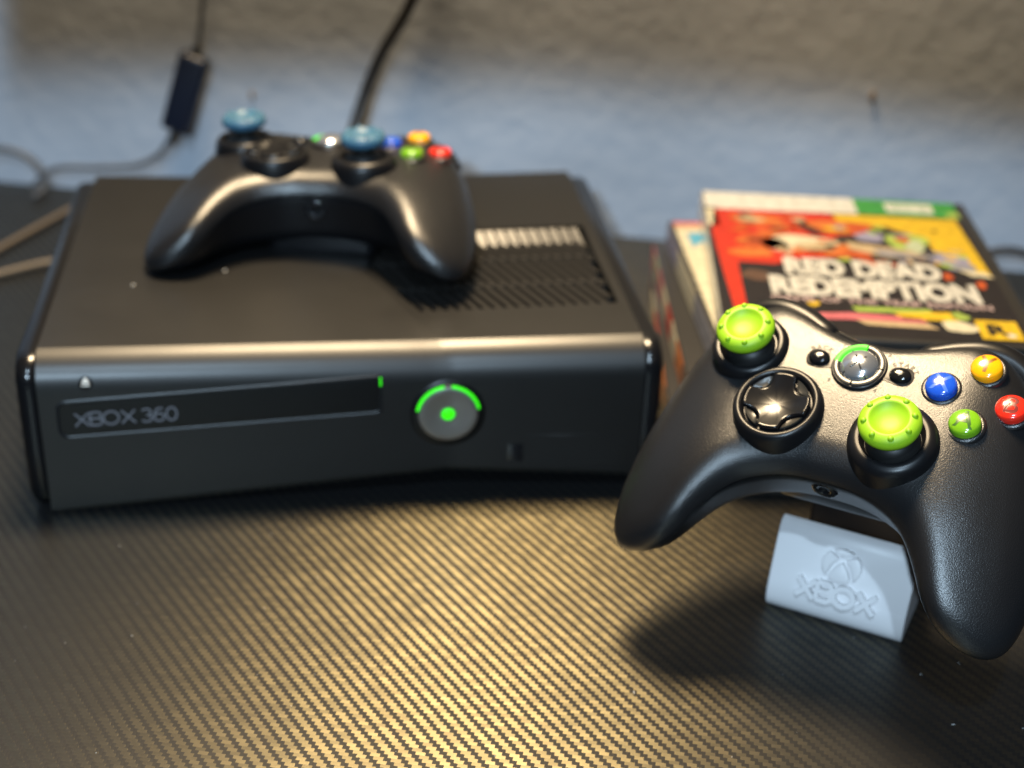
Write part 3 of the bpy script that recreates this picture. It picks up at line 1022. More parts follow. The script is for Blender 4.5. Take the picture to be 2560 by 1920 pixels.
def build_controller(name, label, cap_mat, lit, group):
    root = empty(name)
    tag(root, label, 'controller', group)
    def part(nm, vf, mat, parent=root, smooth=True, sharp=None):
        return mesh_obj(nm, vf[0], vf[1], MAT[mat] if isinstance(mat, str) else mat, parent, smooth, sharp)
    for nm, me in (('upper_shell', UPPER), ('lower_shell', LOWER)):
        link(bpy.data.objects.new(nm, me), root)
    # battery pack under the body, headset socket in the front wall
    part('battery_pack', rbox(-27, 27, -30, 16, -47.5, -26, 6, 4), 'pod')
    hs = part('headset_socket', ([(x, -36.9 - z, -19 + y) for x, y, z in lathe([(0, -1.0), (2.0, -1.0), (2.0, 0.2), (4.2, 0.3), (5.0, -0.6)], 28)[0]], lathe([(0, -1.0), (2.0, -1.0), (2.0, 0.2), (4.2, 0.3), (5.0, -0.6)], 28)[1]), 'gloss')
    # glossy bumpers and the panel between them along the rear edge
    rear = [p for p in OL if p[1] > 8]
    rear = sorted(rear, key=lambda p: p[0])
    def run(x0, x1, off, zc):
        q = [p for p in rear if x0 <= p[0] <= x1]
        return [(p[0] * (1 + 0.006 * off), p[1] - 2.5 + off, zc + zt(p[0], min(p[1], 20))) for p in q]
    part('bumper', sweep(run(-60, -16, 2.4, -9.0), 5.2, 5.5, 14, taper=lambda t: min(1, .55 + 4 * t, .75 + 4 * (1 - t))), 'pod')
    part('bumper', sweep(run(16, 60, 2.4, -9.0), 5.2, 5.5, 14, taper=lambda t: min(1, .55 + 4 * (1 - t), .75 + 4 * t)), 'pod')
    part('rear_panel', sweep(run(-17, 17, 1.8, -9.5), 5.0, 5.6, 14), 'gloss')
    # triggers behind
    for sx in (-1, 1):
        path = [(sx * 43, 22, -20), (sx * 43.5, 31, -22), (sx * 44, 36, -28), (sx * 44, 36, -36)]
        part('trigger', sweep(catmull(path, False, 5), 9.5, 4.5, 14, up=(0, 1, 0.3), taper=lambda t: 1 - 0.35 * t), 'gloss')
    # ---- thumbsticks
    def stick(cx, cy, r_base, r_top, h):
        z0 = zt(cx, cy)
        # pod: cone standing on the face with a hole in it
        prof = [(r_base + 0.8, -7.0), (r_base + 0.2, -2.0), (r_base - 0.3, h - 3.2), (r_base - 1.0, h - 1.2), (r_top + 1.2, h - 0.15), (r_top + 0.3, h), (r_top - 0.5, h - 0.1), (r_top - 1.2, h - 1.2), (r_top - 2.2, h - 4.0), (0.0, h - 5.0)]
        vf = lathe(prof, 72, cx, cy, z0)
        th = part('thumbstick', warp(lathe([(9.6, h - 4.5), (9.2, h - 1.4), (7.4, h + 0.9), (4.6, h + 2.1), (4.3, h + 6.2), (0, h + 6.2)], 48, cx, cy, z0), lambda x, y, z: (x, y, z)), 'stick', sharp=50)
        part('stick_pod', vf, 'pod', sharp=45)
        zb = z0 + h + 4.6
        cap = [(0, 0.2), (6.8, 0.0), (9.0, 0.5), (10.2, 1.7), (10.75, 3.5), (10.55, 5.0), (9.7, 6.4), (8.4, 7.25), (7.15, 7.55), (6.65, 7.45), (6.35, 7.15), (5.6, 6.35), (4.2, 5.55), (2.2, 5.1), (0, 5.0)]
        cap = [(r, z * 0.88) for r, z in cap]
        mb = MB(); mb.add(*lathe(cap, 64, cx, cy, zb))
        for k in range(8):
            a = 2 * math.pi * (k + 0.5) / 8
            bx, by = cx + 8.35 * math.cos(a), cy + 8.35 * math.sin(a)
            mb.add(*lathe([(0, 0.95), (0.6, 0.82), (1.0, 0.4), (1.2, -0.4)], 12, bx, by, zb + 6.3))
        mb.build('grip_cap', cap_mat, th)
    stick(-41.5, 3.5, 14.8, 11.6, 3.4)
    stick(21.5, -21.5, 15.8, 11.8, 4.6)
    # ---- directional pad
    dx, dy = -21.5, -19.2
    z0 = zt(dx, dy) + 0.3
    dp = part('directional_pad', lathe([(17.2, -9.0), (16.8, -3.0), (16.0, 2.6), (15.3, 4.1), (14.2, 4.6), (13.2, 4.4), (12.7, 3.6), (12.4, 1.6), (12.0, 1.0)], 72, dx, dy, z0), 'pod', sharp=50)
    part('pad_well', lathe([(12.9, 1.2), (0, 1.2)], 48, dx, dy, z0), 'pod', dp)
    bowl = lambda x, y: -1.1 + 0.019 * ((x - dx) ** 2 + (y - dy) ** 2)
    rotp = rad(4)
    def rot(p): return (dx + p[0] * math.cos(rotp) - p[1] * math.sin(rotp), dy + p[0] * math.sin(rotp) + p[1] * math.cos(rotp))
    plus = [rot(p) for p in rrect_plus(11.9, 4.1, 3.6)]
    part('pad_cross', star_solid(plus, [(1.0, 1.3), (1.0, 2.9), (('in', 0.3), 3.3), (('in', 0.7), 3.5), (('in', 1.2), 3.55), (0.6, 3.5), (0.3, 3.5)], bowl, (dx, dy)), 'cross', dp, sharp=60)
    for q in range(4):
        w0, w1 = rad(23), rad(67)
        loc = [(11.6 * math.cos(w0 + (w1 - w0) * k / 8), 11.6 * math.sin(w0 + (w1 - w0) * k / 8)) for k in range(9)]
        p1 = np.array(loc[0]); p0 = np.array(loc[-1])
        loc += [tuple((1 - t) ** 2 * p0 + 2 * t * (1 - t) * np.array((4.7, 4.7)) + t * t * p1) for t in [k / 8 for k in range(1, 8)]]
        a = math.pi / 2 * q
        loc = [rot((x * math.cos(a) - y * math.sin(a), x * math.sin(a) + y * math.cos(a))) for x, y in loc]
        cxq = sum(p[0] for p in loc) / len(loc); cyq = sum(p[1] for p in loc) / len(loc)
        part('pad_quarter', star_solid(loc, [(1.0, 1.25), (1.0, 1.9), (.9, 2.15), (.5, 2.0)], bowl, (cxq, cyq)), 'quarter', dp, sharp=50)
    # ---- face buttons
    for ch, bx, by in (('Y', 42, 16), ('X', 30, 4), ('B', 54, 4), ('A', 42, -8)):
        z0 = zt(bx, by) + 0.15
        nm = 'btn_' + ch.lower()
        prof = [(5.45, -2.5), (5.45, 1.6), (5.2, 2.3), (4.5, 2.9), (3.2, 3.35), (1.6, 3.6), (0, 3.68)]
        b = part('face_button', lathe(prof, 40, bx, by, z0), nm, sharp=70)
        b['label'] = {'Y': 'amber button marked Y', 'X': 'blue button marked X', 'B': 'red button marked B', 'A': 'green button marked A'}[ch]
        part('button_collar', lathe([(5.5, -1.5), (5.6, 0.35), (6.1, 0.42), (6.9, 0.0), (7.2, -0.9)], 40, bx, by, zt(bx, by)), 'shell', sharp=60)
        tv = text_mesh(ch, 9.6, 0.0, 0.16)
        dome = lambda r: float(np.interp(r, [0, 1.6, 3.2, 4.5, 5.2], [3.68, 3.6, 3.35, 2.9, 2.3])) + 0.05
        if lit or True:
            # subdivide the flat letter a little so that it follows the dome
            bm = bmesh.new()
            vs = [bm.verts.new(p) for p in tv[0]]
            for fc in tv[1]:
                try: bm.faces.new([vs[i] for i in fc])
                except ValueError: pass
            bmesh.ops.triangulate(bm, faces=bm.faces[:])
            bmesh.ops.subdivide_edges(bm, edges=[e for e in bm.edges if e.calc_length() > 1.0], cuts=2, use_grid_fill=True)
            bmesh.ops.triangulate(bm, faces=bm.faces[:])
            bm.verts.index_update()
            vv = [(bx + p.co.x, by + p.co.y, z0 + dome(math.hypot(p.co.x, p.co.y)) + 0.03) for p in bm.verts]
            ff = [[q.index for q in fc.verts] for fc in bm.faces]
            bm.free()
            part('letter', (vv, ff), 'ltr_' + ch.lower(), b)
    # ---- guide button with its ring of lights
    gz = zt(0, 5)
    # slim dark bridge under back, guide and start
    br = [(x, y) for x, y in catmull([(-19.8, 5), (-18.6, 8.2), (-15, 9.0), (-9.5, 8.0), (0, 9), (9.5, 8.0), (15, 9.0), (18.6, 8.2), (19.8, 5), (18.6, 1.8), (15, 1.0), (9.5, 2.0), (0, 1), (-9.5, 2.0), (-15, 1.0), (-18.6, 1.8)], True, 4)]
    part('button_bridge', star_solid([(p[0], p[1]) for p in br], [(1.0, -0.5), (1.0, 0.12), (('in', 0.3), 0.22), (0.5, 0.22)], lambda x, y: zt(x, y), (0, 5)), 'pod', sharp=40)
    g = part('guide_button', lathe([(6.9, -0.5), (6.9, 0.9), (6.6, 1.7), (5.6, 2.6), (4.0, 3.35), (2.0, 3.8), (0, 3.95)], 56, 0, 5, gz), 'chrome')
    part('guide_ring', lathe([(6.95, 0.2), (7.0, 0.95), (7.1, 1.0)], 56, 0, 5, gz), 'dark_ring', g)
    part('guide_rim', lathe([(8.9, 0.9), (9.1, 1.15), (9.6, 1.1), (10.0, 0.3), (10.1, -0.8)], 56, 0, 5, gz), 'pod', g, sharp=60)
    for q, (a0, a1) in enumerate(((88, 182), (2, 84), (182, 268), (272, 358))):
        mt = 'led' if (q == 0 and lit) else ('led' if (not lit and q == 0) else 'dark_ring')
        part('ring_light', lathe([(7.0, 0.5), (7.0, 1.5), (8.0, 1.9), (9.0, 1.6), (9.05, 0.5)], 18, 0, 5, gz, rad(a0), rad(a1)), mt, g, sharp=60)
    dome = lambda x, y: 3.98 - 0.048 * (x * x + (y - 5) ** 2)
    mb = MB()
    for sx in (-1, 1):
        for sy in (-1, 1):
            path = [(sx * (0.3 + 4.2 * (t ** 1.25)), 5 + sy * (0.4 + 5.0 * t)) for t in [k / 8 for k in range(9)]]
            rv, rf = ribbon(path, 0.6, 0, 0.08)
            mb.add([(x, y, gz + dome(x, y) + z) for x, y, z in rv], rf)
    mb.build('guide_cross', MAT['dark_ring'], g)
    # back and start buttons with their arrows and words
    for sx, word in ((-1, 'BACK'), (1, 'START')):
        bx = sx * 15.0; z0 = zt(bx, 5)
        vf = lathe([(1.0, -0.5), (1.0, 0.9), (0.93, 1.5), (0.72, 1.95), (0.4, 2.2), (0, 2.28)], 36)
        b = part('small_button', ([(bx + x * 3.9, 5 + y * 3.1, z0 + z) for x, y, z in vf[0]], vf[1]), 'gloss', sharp=70)
        tri = [(bx + sx * 1.3, 5), (bx - sx * 0.9, 6.3), (bx - sx * 0.9, 3.7)]
        cyc = tri + [tri[0]]
        mb = MB()
        for p, q in zip(cyc, cyc[1:]):
            rv, rf = ribbon([p, ((p[0] + q[0]) / 2, (p[1] + q[1]) / 2), q], 0.3, 0, 0.05)
            mb.add([(x, y, z0 + 2.3 - 0.1 * ((x - bx) ** 2 + (y - 5) ** 2) + z) for x, y, z in rv], rf)
        mb.build('arrow', MAT['arrow'], b)
        mb = MB()
        n = len(word)
        for k, ch in enumerate(word):
            a = rad(90 - sx * 8 + (n / 2 - k - 0.5) * 23)
            cxl, cyl = bx + 5.6 * math.cos(a), 5 + 5.1 * math.sin(a)
            tv = text_mesh(ch, 2.6, 0.0, 0.12)
            r = a - math.pi / 2
            mb.add([(cxl + x * math.cos(r) - y * math.sin(r), cyl + x * math.sin(r) + y * math.cos(r), 0) for x, y, z in tv[0]], tv[1])
        mb.v = [(x, y, zt(x, y) + 0.08) for x, y, z in mb.v]
        mb.build('word', MAT['ink'], b, smooth=False)
    mb = MB()
    for ch, a in (('1', 135), ('2', 45), ('3', 225), ('4', 315)):
        cxl, cyl = 12.0 * math.cos(rad(a)), 5 + 11.4 * math.sin(rad(a))
        tv = text_mesh(ch, 2.2, 0.0, 0.1)
        mb.add([(cxl + x, cyl + y, zt(cxl + x, cyl + y) + 0.08) for x, y, z in tv[0]], tv[1])
    mb.build('ring_numbers', MAT['ink'], g, smooth=False)
    return root

def place(o, loc, deg):
    o.location = [c * S for c in loc]
    o.rotation_euler = Euler([rad(d) for d in deg], 'XYZ')

front = build_controller('game_controller', 'black controller with lime green thumb grips propped on the white stand', MAT['green_cap'], True, 'wireless controllers')
place(front, (312.1, -104.1, 111.1), (30.6, -3.4, -39.2))
rear_c = build_controller('game_controller', 'black controller with sky blue thumb grips lying on the console', MAT['blue_cap'], False, 'wireless controllers')
place(rear_c, (130.2, 141.0, 114.4), (-0.5, -2.2, -12.3))

# ------------------------------------------------------------------ white controller stand
def build_stand():
    root = empty('controller_stand', (297, -87, 0.0), (0, 0, rad(-33)))
    tag(root, 'small white printed stand with raised emblem and lettering holding the front controller', 'stand')
    w = 54.5
    # side profile (depth, height)
    fr = [(1.8, 0.2), (0.4, 1.6), (-0.4, 4.0), (-0.6, 6.6), (-0.3, 9.5)]
    face0, face1 = (0.2, 12.5), (7.4, 32.5)
    prof = fr + [face0, face1, (8.6, 34.8), (10.2, 36.2), (12.0, 36.6), (13.6, 35.4), (32, 10), (33, 0.2)]
    m = len(prof)
    v = [(x, y, z) for x in (0.0, 0.5, w - 0.5, w) for y, z in prof]
    cy, cz = 12, 14
    for i in range(m):
        for b in (0, 3 * m):
            x, y, z = v[b + i]; L = math.hypot(y - cy, z - cz)
            v[b + i] = (x, cy + (y - cy) * (L - .5) / L, cz + (z - cz) * (L - .5) / L)
    f = []
    for k in range(3):
        for i in range(m):
            f.append([k * m + i, k * m + (i + 1) % m, (k + 1) * m + (i + 1) % m, (k + 1) * m + i])
    f.append(list(range(m))); f.append([3 * m + i for i in range(m)][::-1])
    mesh_obj('stand_body', v, f, MAT['white_print'], root, sharp=35)
    mesh_obj('cradle_post', *rbox(5, w - 5, 34, 58, 0.3, 70, 3, 3), MAT['pod'], root, sharp=50)  # added post, coloured black so the gap under the controller stays dark
    # frame of the sloping face
    a = Vector((0, *face0)); d = (Vector((0, *face1)) - a).normalized(); nrm = Vector((0, -d.z, d.y))
    def on_face(vf):
        return [tuple(a + Vector((x, 0, 0)) + d * y + nrm * z) for x, y, z in vf[0]], vf[1]
    # a print line low on the right of the face
    mesh_obj('print_seam', *on_face(rbox(35, 53.8, 0.1, 0.35, -0.05, 0.12, 0.03, 1)), MAT['white_print'], root, smooth=False)
    lt, wd = stroke_text('XBOX', 7.2, 1.8, 0.0, 3.0, 0.06)
    k = 31.0 / wd
    vv = [(12.0 + x * k, -1.9 + y, z) for x, y, z in lt.v]
    mesh_obj('raised_lettering', *on_face((vv, lt.f)), MAT['white_print'], root, smooth=False)
    # round emblem: four leaves of a disc parted by a cross
    R, cx, cyy = 7.7, 27.0, 13.6
    def polar(a, r=1.0): return (r * math.cos(rad(a)), r * math.sin(rad(a)))
    def bez(p, c, q, n=6): return [tuple((1 - t) ** 2 * np.array(p) + 2 * t * (1 - t) * np.array(c) + t * t * np.array(q)) for t in [i / n for i in range(n + 1)]]
    bottom = [polar(a) for a in range(236, 305, 8)] + bez(polar(304), (0.42, -0.18), (0.0, 0.20))[1:] + bez((0.0, 0.20), (-0.42, -0.18), polar(236))[1:-1]
    right = [polar(a) for a in range(-45, 47, 9)] + bez(polar(46), (0.55, 0.62), (0.20, 0.40))[1:] + bez((0.20, 0.40), (0.52, 0.05), polar(-45))[1:-1]
    left = [(-x, y) for x, y in right][::-1]
    top = [polar(a) for a in range(60, 121, 10)] + bez(polar(120), (-0.2, 0.74), (0.0, 0.62))[1:] + bez((0.0, 0.62), (0.2, 0.74), polar(60))[1:-1]
    for leaf in (bottom, right, left, top):
        vf = extrude_poly([(cx + x * R, cyy + y * R * 0.86) for x, y in leaf], -0.1, 2.8, 0.35, 2)
        mesh_obj('emblem_leaf', *on_face(vf), MAT['white_print'], root, sharp=40)
build_stand()

# ------------------------------------------------------------------ game cases
P = {}
def flat(name, c, rough=0.3):
    if name not in P:
        P[name] = plain('print_' + name, tuple(q * 0.62 for q in c), rough, 0.5, coat=0.35, mottled=0.5)
    return P[name]

def game_case(name, label, corner, deg, w, h, t, spine, group='stacked game cases'):
    """corner: far left top corner; x along the width, y away from the viewer"""
    root = empty(name, (corner[0], corner[1], corner[2] - t), (0, 0, rad(deg)))
    tag(root, label, 'game case', group)
    o = mesh_obj('case_shell', *rbox(0, w, -h, 0, 0.0, t, 1.3, 3), MAT['case'], root, sharp=50)
    # spine paper on the left side
    mb = {}
    for y0, y1, mt in spine:
        v, f = rbox(-0.25, 0.1, -h + 3 + (h - 6) * y0, -h + 3 + (h - 6) * y1, 1.2, t - 1.2, 0.0)
        mesh_obj('spine_print', v, f, mt, root, smooth=False)
    return root

def patch(parent, name, poly, z, mat, h, dz=0.0):
    """flat print on a cover: poly in (u from the left, v from the far edge)"""
    v, f = extrude_poly([(u, -vv) for u, vv in poly][::-1], z, z + 0.05)
    return mesh_obj(name, v, f, mat, parent, smooth=False)

def blob(cu, cv, ru, rv, n=18, seed=1, rough=0.22, a0=0):
    rr = random.Random(seed)
    ph = [rr.uniform(0, 6.28) for _ in range(4)]
    pts = []
    for i in range(n):
        a = 2 * math.pi * i / n
        k = 1 + rough * (math.sin(2 * a + ph[0]) * .5 + math.sin(3 * a + ph[1]) * .4 + math.sin(5 * a + ph[2]) * .3)
        pts.append((cu + ru * k * math.cos(a + a0), cv + rv * k * math.sin(a + a0)))
    return pts

def build_cases():
    T = 14.4
    red = flat('red', (0.66, 0.035, 0.012)); black = flat('black', (0.018, 0.014, 0.016)); yellow = flat('yellow', (0.80, 0.52, 0.02))
    cream = flat('cream', (0.80, 0.72, 0.50)); orange = flat('orange', (0.72, 0.20, 0.035)); dorange = flat('deep_orange', (0.60, 0.10, 0.02))
    white = flat('white', (0.80, 0.78, 0.70)); green = flat('green', (0.05, 0.34, 0.06)); grey = flat('grey', (0.30, 0.30, 0.34))
    lilac = flat('lilac', (0.36, 0.34, 0.48)); pink = flat('pink', (0.72, 0.18, 0.20)); blue = flat('blue', (0.10, 0.42, 0.62))
    sand = flat('sand', (0.62, 0.46, 0.26)); lime = flat('lime', (0.42, 0.56, 0.10)); brown = flat('brown', (0.13, 0.07, 0.045))
    titlew = flat('title_white', (0.74, 0.71, 0.62)); subp = flat('subtitle_pink', (0.62, 0.46, 0.44)); paleg = flat('pale_green', (0.55, 0.62, 0.40))
    # ---- top case
    w, h = 141.0, 176.0
    c1 = game_case('game_case', 'topmost game case with red and yellow cover and white title lettering', (330.9 - 0.5, 187.0, 72.0), -10.2, w, h, T, [(0, 1, white)])
    z = T + 0.02
    cover = patch(c1, 'cover_sheet', [(0.8, 1.5), (134.5, 1.5), (134.5, 172.5), (0.8, 172.5)], z, black, h)
    def pr(poly, mat, lev, name='cover_print'): return patch(c1, name, poly, z + 0.05 * lev + 0.01 * lev, mat, h)
    pr([(0.8, 1.5), (81, 1.5), (81, 24), (0.8, 27)], white, 1, 'header_band')
    pr([(0.8, 24), (5.5, 24), (7, 50), (0.8, 50)], cream, 1, 'header_band')
    pr([(81, 1.5), (134.5, 1.5), (134.5, 24), (81, 24)], green, 1, 'header_band')
    pr([(97, 6), (122, 6), (122, 18.5), (97, 18.5)], white, 2, 'header_label')
    tv = text_mesh('XBOX 360', 4.6, 0, 0.1)
    mesh_obj('header_lettering', [(109.5 + x, -12.3 + y, z + 0.2) for x, y, q in tv[0]], tv[1], green, c1, smooth=False)
    pr([(128, 17), (134.5, 15), (134.5, 24), (128, 24)], lime, 2)
    # red half and yellow half of the picture
    pr([(5, 26), (67, 26), (72, 60), (66, 84), (44, 88), (30, 97), (12, 96), (12, 150), (6, 150), (2, 60)], red, 1)
    pr([(66, 26), (131, 26), (133.5, 100), (126, 92), (108, 74), (96, 48), (70, 42)], yellow, 1)
    pr([(66, 44), (92, 40), (110, 56), (112, 74), (128, 96), (100, 92), (74, 88), (64, 66)], black, 2)
    # loose shapes of the picture, abstract
    pr(blob(26, 40, 12, 8, seed=3), orange, 2); pr(blob(23, 39, 7, 4, seed=4), sand, 3)
    pr(blob(38, 46, 7, 5, seed=8), dorange, 3); pr(blob(36, 52, 4, 2.4, seed=9), black, 4)
    pr(blob(66, 46, 22, 9, seed=5), dorange, 3); pr(blob(62, 42, 13, 4.5, seed=6), orange, 4)
    pr([(46, 36), (50, 34), (52, 44), (60, 56), (54, 58), (48, 48)], black, 4)
    pr(blob(45, 70, 19, 12, seed=7, rough=.14), cream, 3); pr(blob(53, 73, 10, 6, seed=12), sand, 4)
    pr(blob(72, 72, 13, 5, seed=13), orange, 4); pr(blob(64, 80, 16, 5, seed=14), dorange, 4)
    pr([(68, 64), (100, 72), (108, 80), (86, 82), (70, 74)], sand, 5); pr([(80, 72), (108, 77), (110, 82), (84, 80)], grey, 6)
    pr(blob(26, 70, 13, 9, seed=15), dorange, 3); pr(blob(20, 84, 10, 6, seed=25), orange, 4); pr(blob(30, 58, 6, 4, seed=29), orange, 5)
    pr(blob(100, 60, 10, 12, seed=16), lime, 4); pr(blob(103, 66, 5, 8, seed=17), paleg, 5); pr(blob(98, 58, 3.5, 4, seed=18), dorange, 6)
    pr(blob(82, 56, 8, 6, seed=19), lilac, 4); pr(blob(118, 84, 10, 9, seed=20), lilac, 5); pr(blob(122, 90, 6, 4, seed=21), grey, 6)
    pr([(118, 93), (131, 95), (134, 101), (124, 100)], cream, 6)
    pr(blob(80, 90, 9, 4, seed=22), dorange, 5); pr(blob(112, 102, 2.6, 4, seed=26), dorange, 3); pr(blob(126, 110, 2.5, 4, seed=27), dorange, 3)
    pr(blob(20, 112, 8, 6, seed=23), brown, 2)
    rr = random.Random(11)
    for i in range(46):
        uu, vv = rr.uniform(14, 126), rr.uniform(32, 90)
        pal = (orange, dorange, black, sand, brown) if uu < 64 else (black, lime, lilac, grey, sand, yellow, brown)
        pr(blob(uu, vv, rr.uniform(1.5, 5.5), rr.uniform(1.0, 3.2), n=9, seed=200 + i, rough=.5, a0=rr.uniform(0, 3)), rr.choice(pal), 6.2 + 0.01 * i)
    # title
    def title(txt, u0, u1, v0, v1, mat, bold, lev=9, nm='title_lettering'):
        tv = text_mesh(txt, 10.0, 0, bold)
        X = [p[0] for p in tv[0]]; Y = [p[1] for p in tv[0]]
        x0, x1, y0, y1 = min(X), max(X), min(Y), max(Y)
        vv = [(u0 + (x - x0) / (x1 - x0) * (u1 - u0), -(v1 - (y - y0) / (y1 - y0) * (v1 - v0)), z + 0.06 * lev) for x, y, q in tv[0]]
        mesh_obj(nm, vv, tv[1], mat, c1, smooth=False)
    title('RED DEAD', 34, 109, 88.5, 109, titlew, 0.6)
    title('REDEMPTION', 25, 122, 111, 133, titlew, 0.6)
    title('GAME OF THE YEAR EDITION', 24, 125, 134, 139.5, subp, 0.25, 9, 'subtitle_lettering')
    pr([(60, 142), (96, 141), (96, 145), (62, 147)], lime, 2); pr([(78, 147), (104, 143), (107, 152), (82, 153)], yellow, 3)
    pr([(44, 151), (60, 149), (90, 151), (92, 156), (60, 156), (44, 157)], pink, 3); pr([(60, 156), (92, 157), (96, 162), (64, 161)], sand, 4)
    pr(blob(108, 147, 4, 4, seed=31), lime, 3); pr(blob(106, 158, 8, 6, seed=32), cream, 3)
    pr(blob(43, 141, 3, 2.4, seed=33), yellow, 3)
    pr([(113.5, 150), (132, 150), (132, 169.5), (113.5, 169.5)], yellow, 5, 'publisher_badge')
    tv = text_mesh('R', 15.0, 0, 0.7)
    mesh_obj('badge_letter', [(121.5 + x, -160.2 + y, z + 0.38) for x, y, q in tv[0]], tv[1], black, c1, smooth=False)
    star = []
    for i in range(10):
        a = math.pi / 2 + math.pi * i / 5; r = 3.0 if i % 2 == 0 else 1.25
        star.append((127.0 + r * math.cos(a), 165.0 - r * math.sin(a)))
    pr(star, white, 7, 'badge_star')
    # ---- the ones below
    c2 = game_case('game_case', 'game case with cream cover and blue mark, second from the top of its stack', (311.5, 179.5, 57.6), -4.0, 137, 184, T,
                   [(0, .22, brown), (.22, .5, grey), (.5, .8, cream), (.8, 1, lilac)])
    zz = T + 0.02
    patch(c2, 'cover_sheet', [(2.5, 2), (134, 2), (134, 181), (2.5, 181)], zz, cream, 184)
    patch(c2, 'cover_print', [(2.5, 2), (60, 2), (60, 7), (2.5, 7)], zz + .06, pink, 184)
    patch(c2, 'cover_print', [(2.5, 7), (60, 7), (60, 11), (2.5, 12)], zz + .06, sand, 184)
    patch(c2, 'cover_print', [(7.5, 18), (40, 13), (40, 26), (12, 31), (8, 38)], zz + .06, blue, 184)
    patch(c2, 'cover_print', blob(16, 112, 9, 34, seed=41), zz + .06, lilac, 184)
    patch(c2, 'cover_print', blob(28, 140, 10, 16, seed=42), zz + .12, grey, 184)
    patch(c2, 'cover_print', blob(22, 152, 8, 8, seed=43), zz + .18, orange, 184)
    c3 = game_case('game_case', 'game case with pink, cream and red spine, third from the top of its stack', (306.0, 186.0, 43.2), -6.5, 137, 184, T,
                   [(0, .2, brown), (.2, .34, orange), (.34, .46, cream), (.46, .58, red), (.58, .70, cream), (.70, .82, pink), (.82, .92, paleg), (.92, 1, pink)])
    c4 = game_case('game_case', 'game case with dark red spine, second from the bottom of its stack', (305.0, 182.0, 28.8), -9.0, 137, 184, T,
                   [(0, .25, brown), (.25, .42, orange), (.42, .55, paleg), (.55, .72, red), (.72, .86, cream), (.86, 1, brown)])
    c5 = game_case('game_case', 'game case with plain brown spine at the bottom of its stack', (308.0, 180.0, 14.4), -8.0, 137, 184, T,
                   [(0, 1, brown)])
build_cases()

# ------------------------------------------------------------------ cables and small things on the wall
def cable(name, label, pts, r, mat, category='cable', k=8, n=10):
    path = catmull([tuple(p) for p in pts], False, k)
    o = mesh_obj(name, *sweep(path, r, r, n), mat)
    tag(o, label, category)
    return o

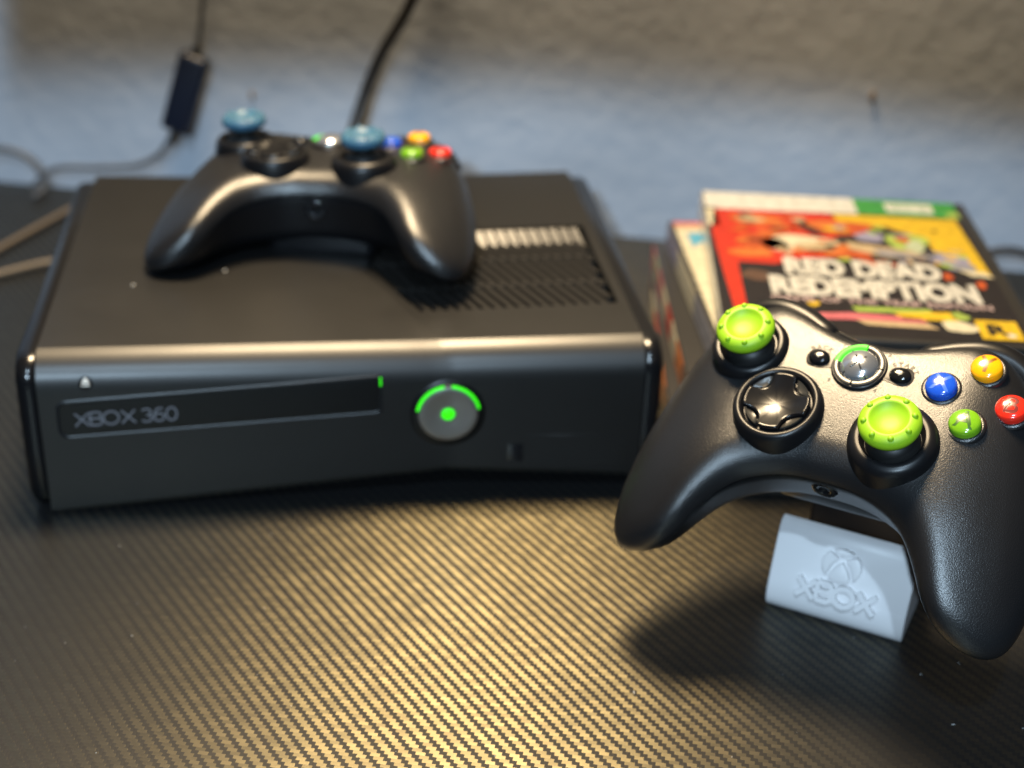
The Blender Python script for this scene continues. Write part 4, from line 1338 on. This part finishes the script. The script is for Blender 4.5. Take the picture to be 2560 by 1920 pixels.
def build_cables():
    # cable with an inline box in front of the wall, left
    root = empty('power_cable', tuple(wall_at(-47, 0.0, 8)))
    org = wall_at(-47, 0.0, 8)
    tag(root, 'grey cable with dark inline box hanging before the wall beside the blue thumb grip', 'cable')
    def loc(p): return tuple(Vector(p) - org)
    d = 14
    low = [wall_at(-56, 1.8, 16), wall_at(-50, 8, 14), wall_at(-39, 15.5, 12), wall_at(-11, 18.5, 12), wall_at(12, 22, 12), wall_at(28, 31, 13), wall_at(39, 47, d), wall_at(42, 58, d)]
    mesh_obj('cable_lower', *sweep(catmull([loc(p) for p in low], False, 8), 1.5, 1.5, 10), MAT['grey_cable'], root)
    up = [wall_at(54, 88, d), wall_at(57, 99, d), wall_at(62, 124, d), wall_at(66, 160, d), wall_at(68, 230, d)]
    mesh_obj('cable_upper', *sweep(catmull([loc(p) for p in up], False, 8), 1.6, 1.6, 10), MAT['grey_cable'], root)
    a, b = Vector(loc(wall_at(40.5, 48, d))), Vector(loc(wall_at(56.5, 98, d)))
    ax = (b - a).normalized(); sd = WT - ax * WT.dot(ax); sd.normalize(); dp = ax.cross(sd)
    L = (b - a).length
    v, f = rbox(-9.5, 9.5, -5, 5, 0, L, 3.5, 3)
    mesh_obj('inline_box', [tuple(a + sd * x + dp * y + ax * z) for x, y, z in v], f, MAT['box'], root, sharp=50)
    for p, q in ((a, -1), (b, 1)):
        mesh_obj('strain_relief', *sweep([tuple(p - ax * q * 1.5), tuple(p + ax * q * 2), tuple(p + ax * q * 6), tuple(p + ax * q * 9)], 3.6, 3.2, 10, taper=lambda t: 1 - 0.5 * t), MAT['black_cable'], root)
    # grey cable that arches over the table's rear edge at the left
    cable('looped_cable', 'grey cable arching over the rear table edge at the far left',
          [wall_at(-150, 16, 12), wall_at(-110, 22, 12), wall_at(-80, 25.5, 12), wall_at(-62, 23, 12), wall_at(-51, 14, 13), wall_at(-48, 2, 15), wall_at(-48, 2, 30)], 2.0, MAT['grey_cable'])
    # black cable falling behind the console
    cable('black_cable', 'thick black cable hanging down the wall behind the console',
          [wall_at(200, 230, 16), wall_at(196, 170, 16), wall_at(185, 137, 16), wall_at(169, 107, 18), wall_at(159, 80, 22), wall_at(154, 58, 32), wall_at(150, 30, 50)], 3.6, MAT['black_cable'])
    # dark cable at the right behind the game cases
    cable('dark_cable', 'dark cable curving in front of the wall right of the game cases',
          [wall_at(500, 3.2, 40), wall_at(515, 8, 24), wall_at(528, 13.5, 14), wall_at(541, 15.5, 12), wall_at(556, 12.5, 12), wall_at(590, 4, 14)], 2.4, MAT['black_cable'])
    # two pale cables lying on the table left of the console
    cable('pale_cable', 'pale cable lying slanted on the table left of the console, farther one',
          [(-90, 235, 2.4), (-64, 285, 2.4), (-45, 322, 2.4), (-24, 360, 2.4), (-10, 372, 2.4)], 1.9, MAT['beige_cable'])
    cable('pale_cable', 'pale cable lying on the table left of the console, nearer one',
          [(-120, 205, 2.6), (-85, 229, 2.6), (-56, 250, 2.6), (-30, 266, 2.6), (-12, 268, 2.6)], 2.1, MAT['beige_cable'])
    # rusty screw hooks in the wall
    for x, z, lab, s in ((450, 101, 'small rusty nail in the wall above the game cases', 1.0), (86, 72, 'faint rusty nail in the wall above the blue thumb grip', 0.8)):
        p = wall_at(x, z)
        root = empty('wall_nail', tuple(p)); tag(root, lab, 'nail')
        q = [(-WN * 0.0), (-WN * 5.0)]
        v, f = sweep([tuple(WN * 6), tuple(-WN * 2.5 * s + Vector((0, 0, -1.0)))], 0.8 * s, 0.8 * s, 8)
        mesh_obj('nail_shank', v, f, MAT['rust'], root)
        h = -WN * 2.7 * s + Vector((0, 0, -1.0))
        vf = lathe([(0, 0.8), (1.3 * s, 0.6), (1.8 * s, 0.0), (0, -0.1)], 16)
        mesh_obj('nail_head', [tuple(h + WT * x + Vector((0, 0, 1)) * y * 2.2 - WN * z) for x, y, z in vf[0]], vf[1], MAT['rust'], root)
build_cables()

# ------------------------------------------------------------------ dust on the table
def build_dust():
    rr = random.Random(5)
    mb = MB()
    for i in range(90):
        x, y = rr.uniform(-40, 420), rr.uniform(-190, 20)
        r = rr.uniform(0.12, 0.36)
        a = rr.uniform(0, 3.14); L = r * rr.choice((1, 1, 1.6, 3.0))
        p = [(math.cos(a) * L, math.sin(a) * L), (-math.sin(a) * r, math.cos(a) * r), (-math.cos(a) * L, -math.sin(a) * L), (math.sin(a) * r, -math.cos(a) * r)]
        if -2 < x < 272 and y > -4:
            continue
        mb.add([(x + u, y + w, 0.06) for u, w in p] + [(x, y, 0.06 + r)], [[0, 1, 4], [1, 2, 4], [2, 3, 4], [3, 0, 4]])
    tag(mb.build('dust', MAT['dust'], smooth=False), 'pale specks of dust scattered on the table', 'dust', kind='stuff')
build_dust()
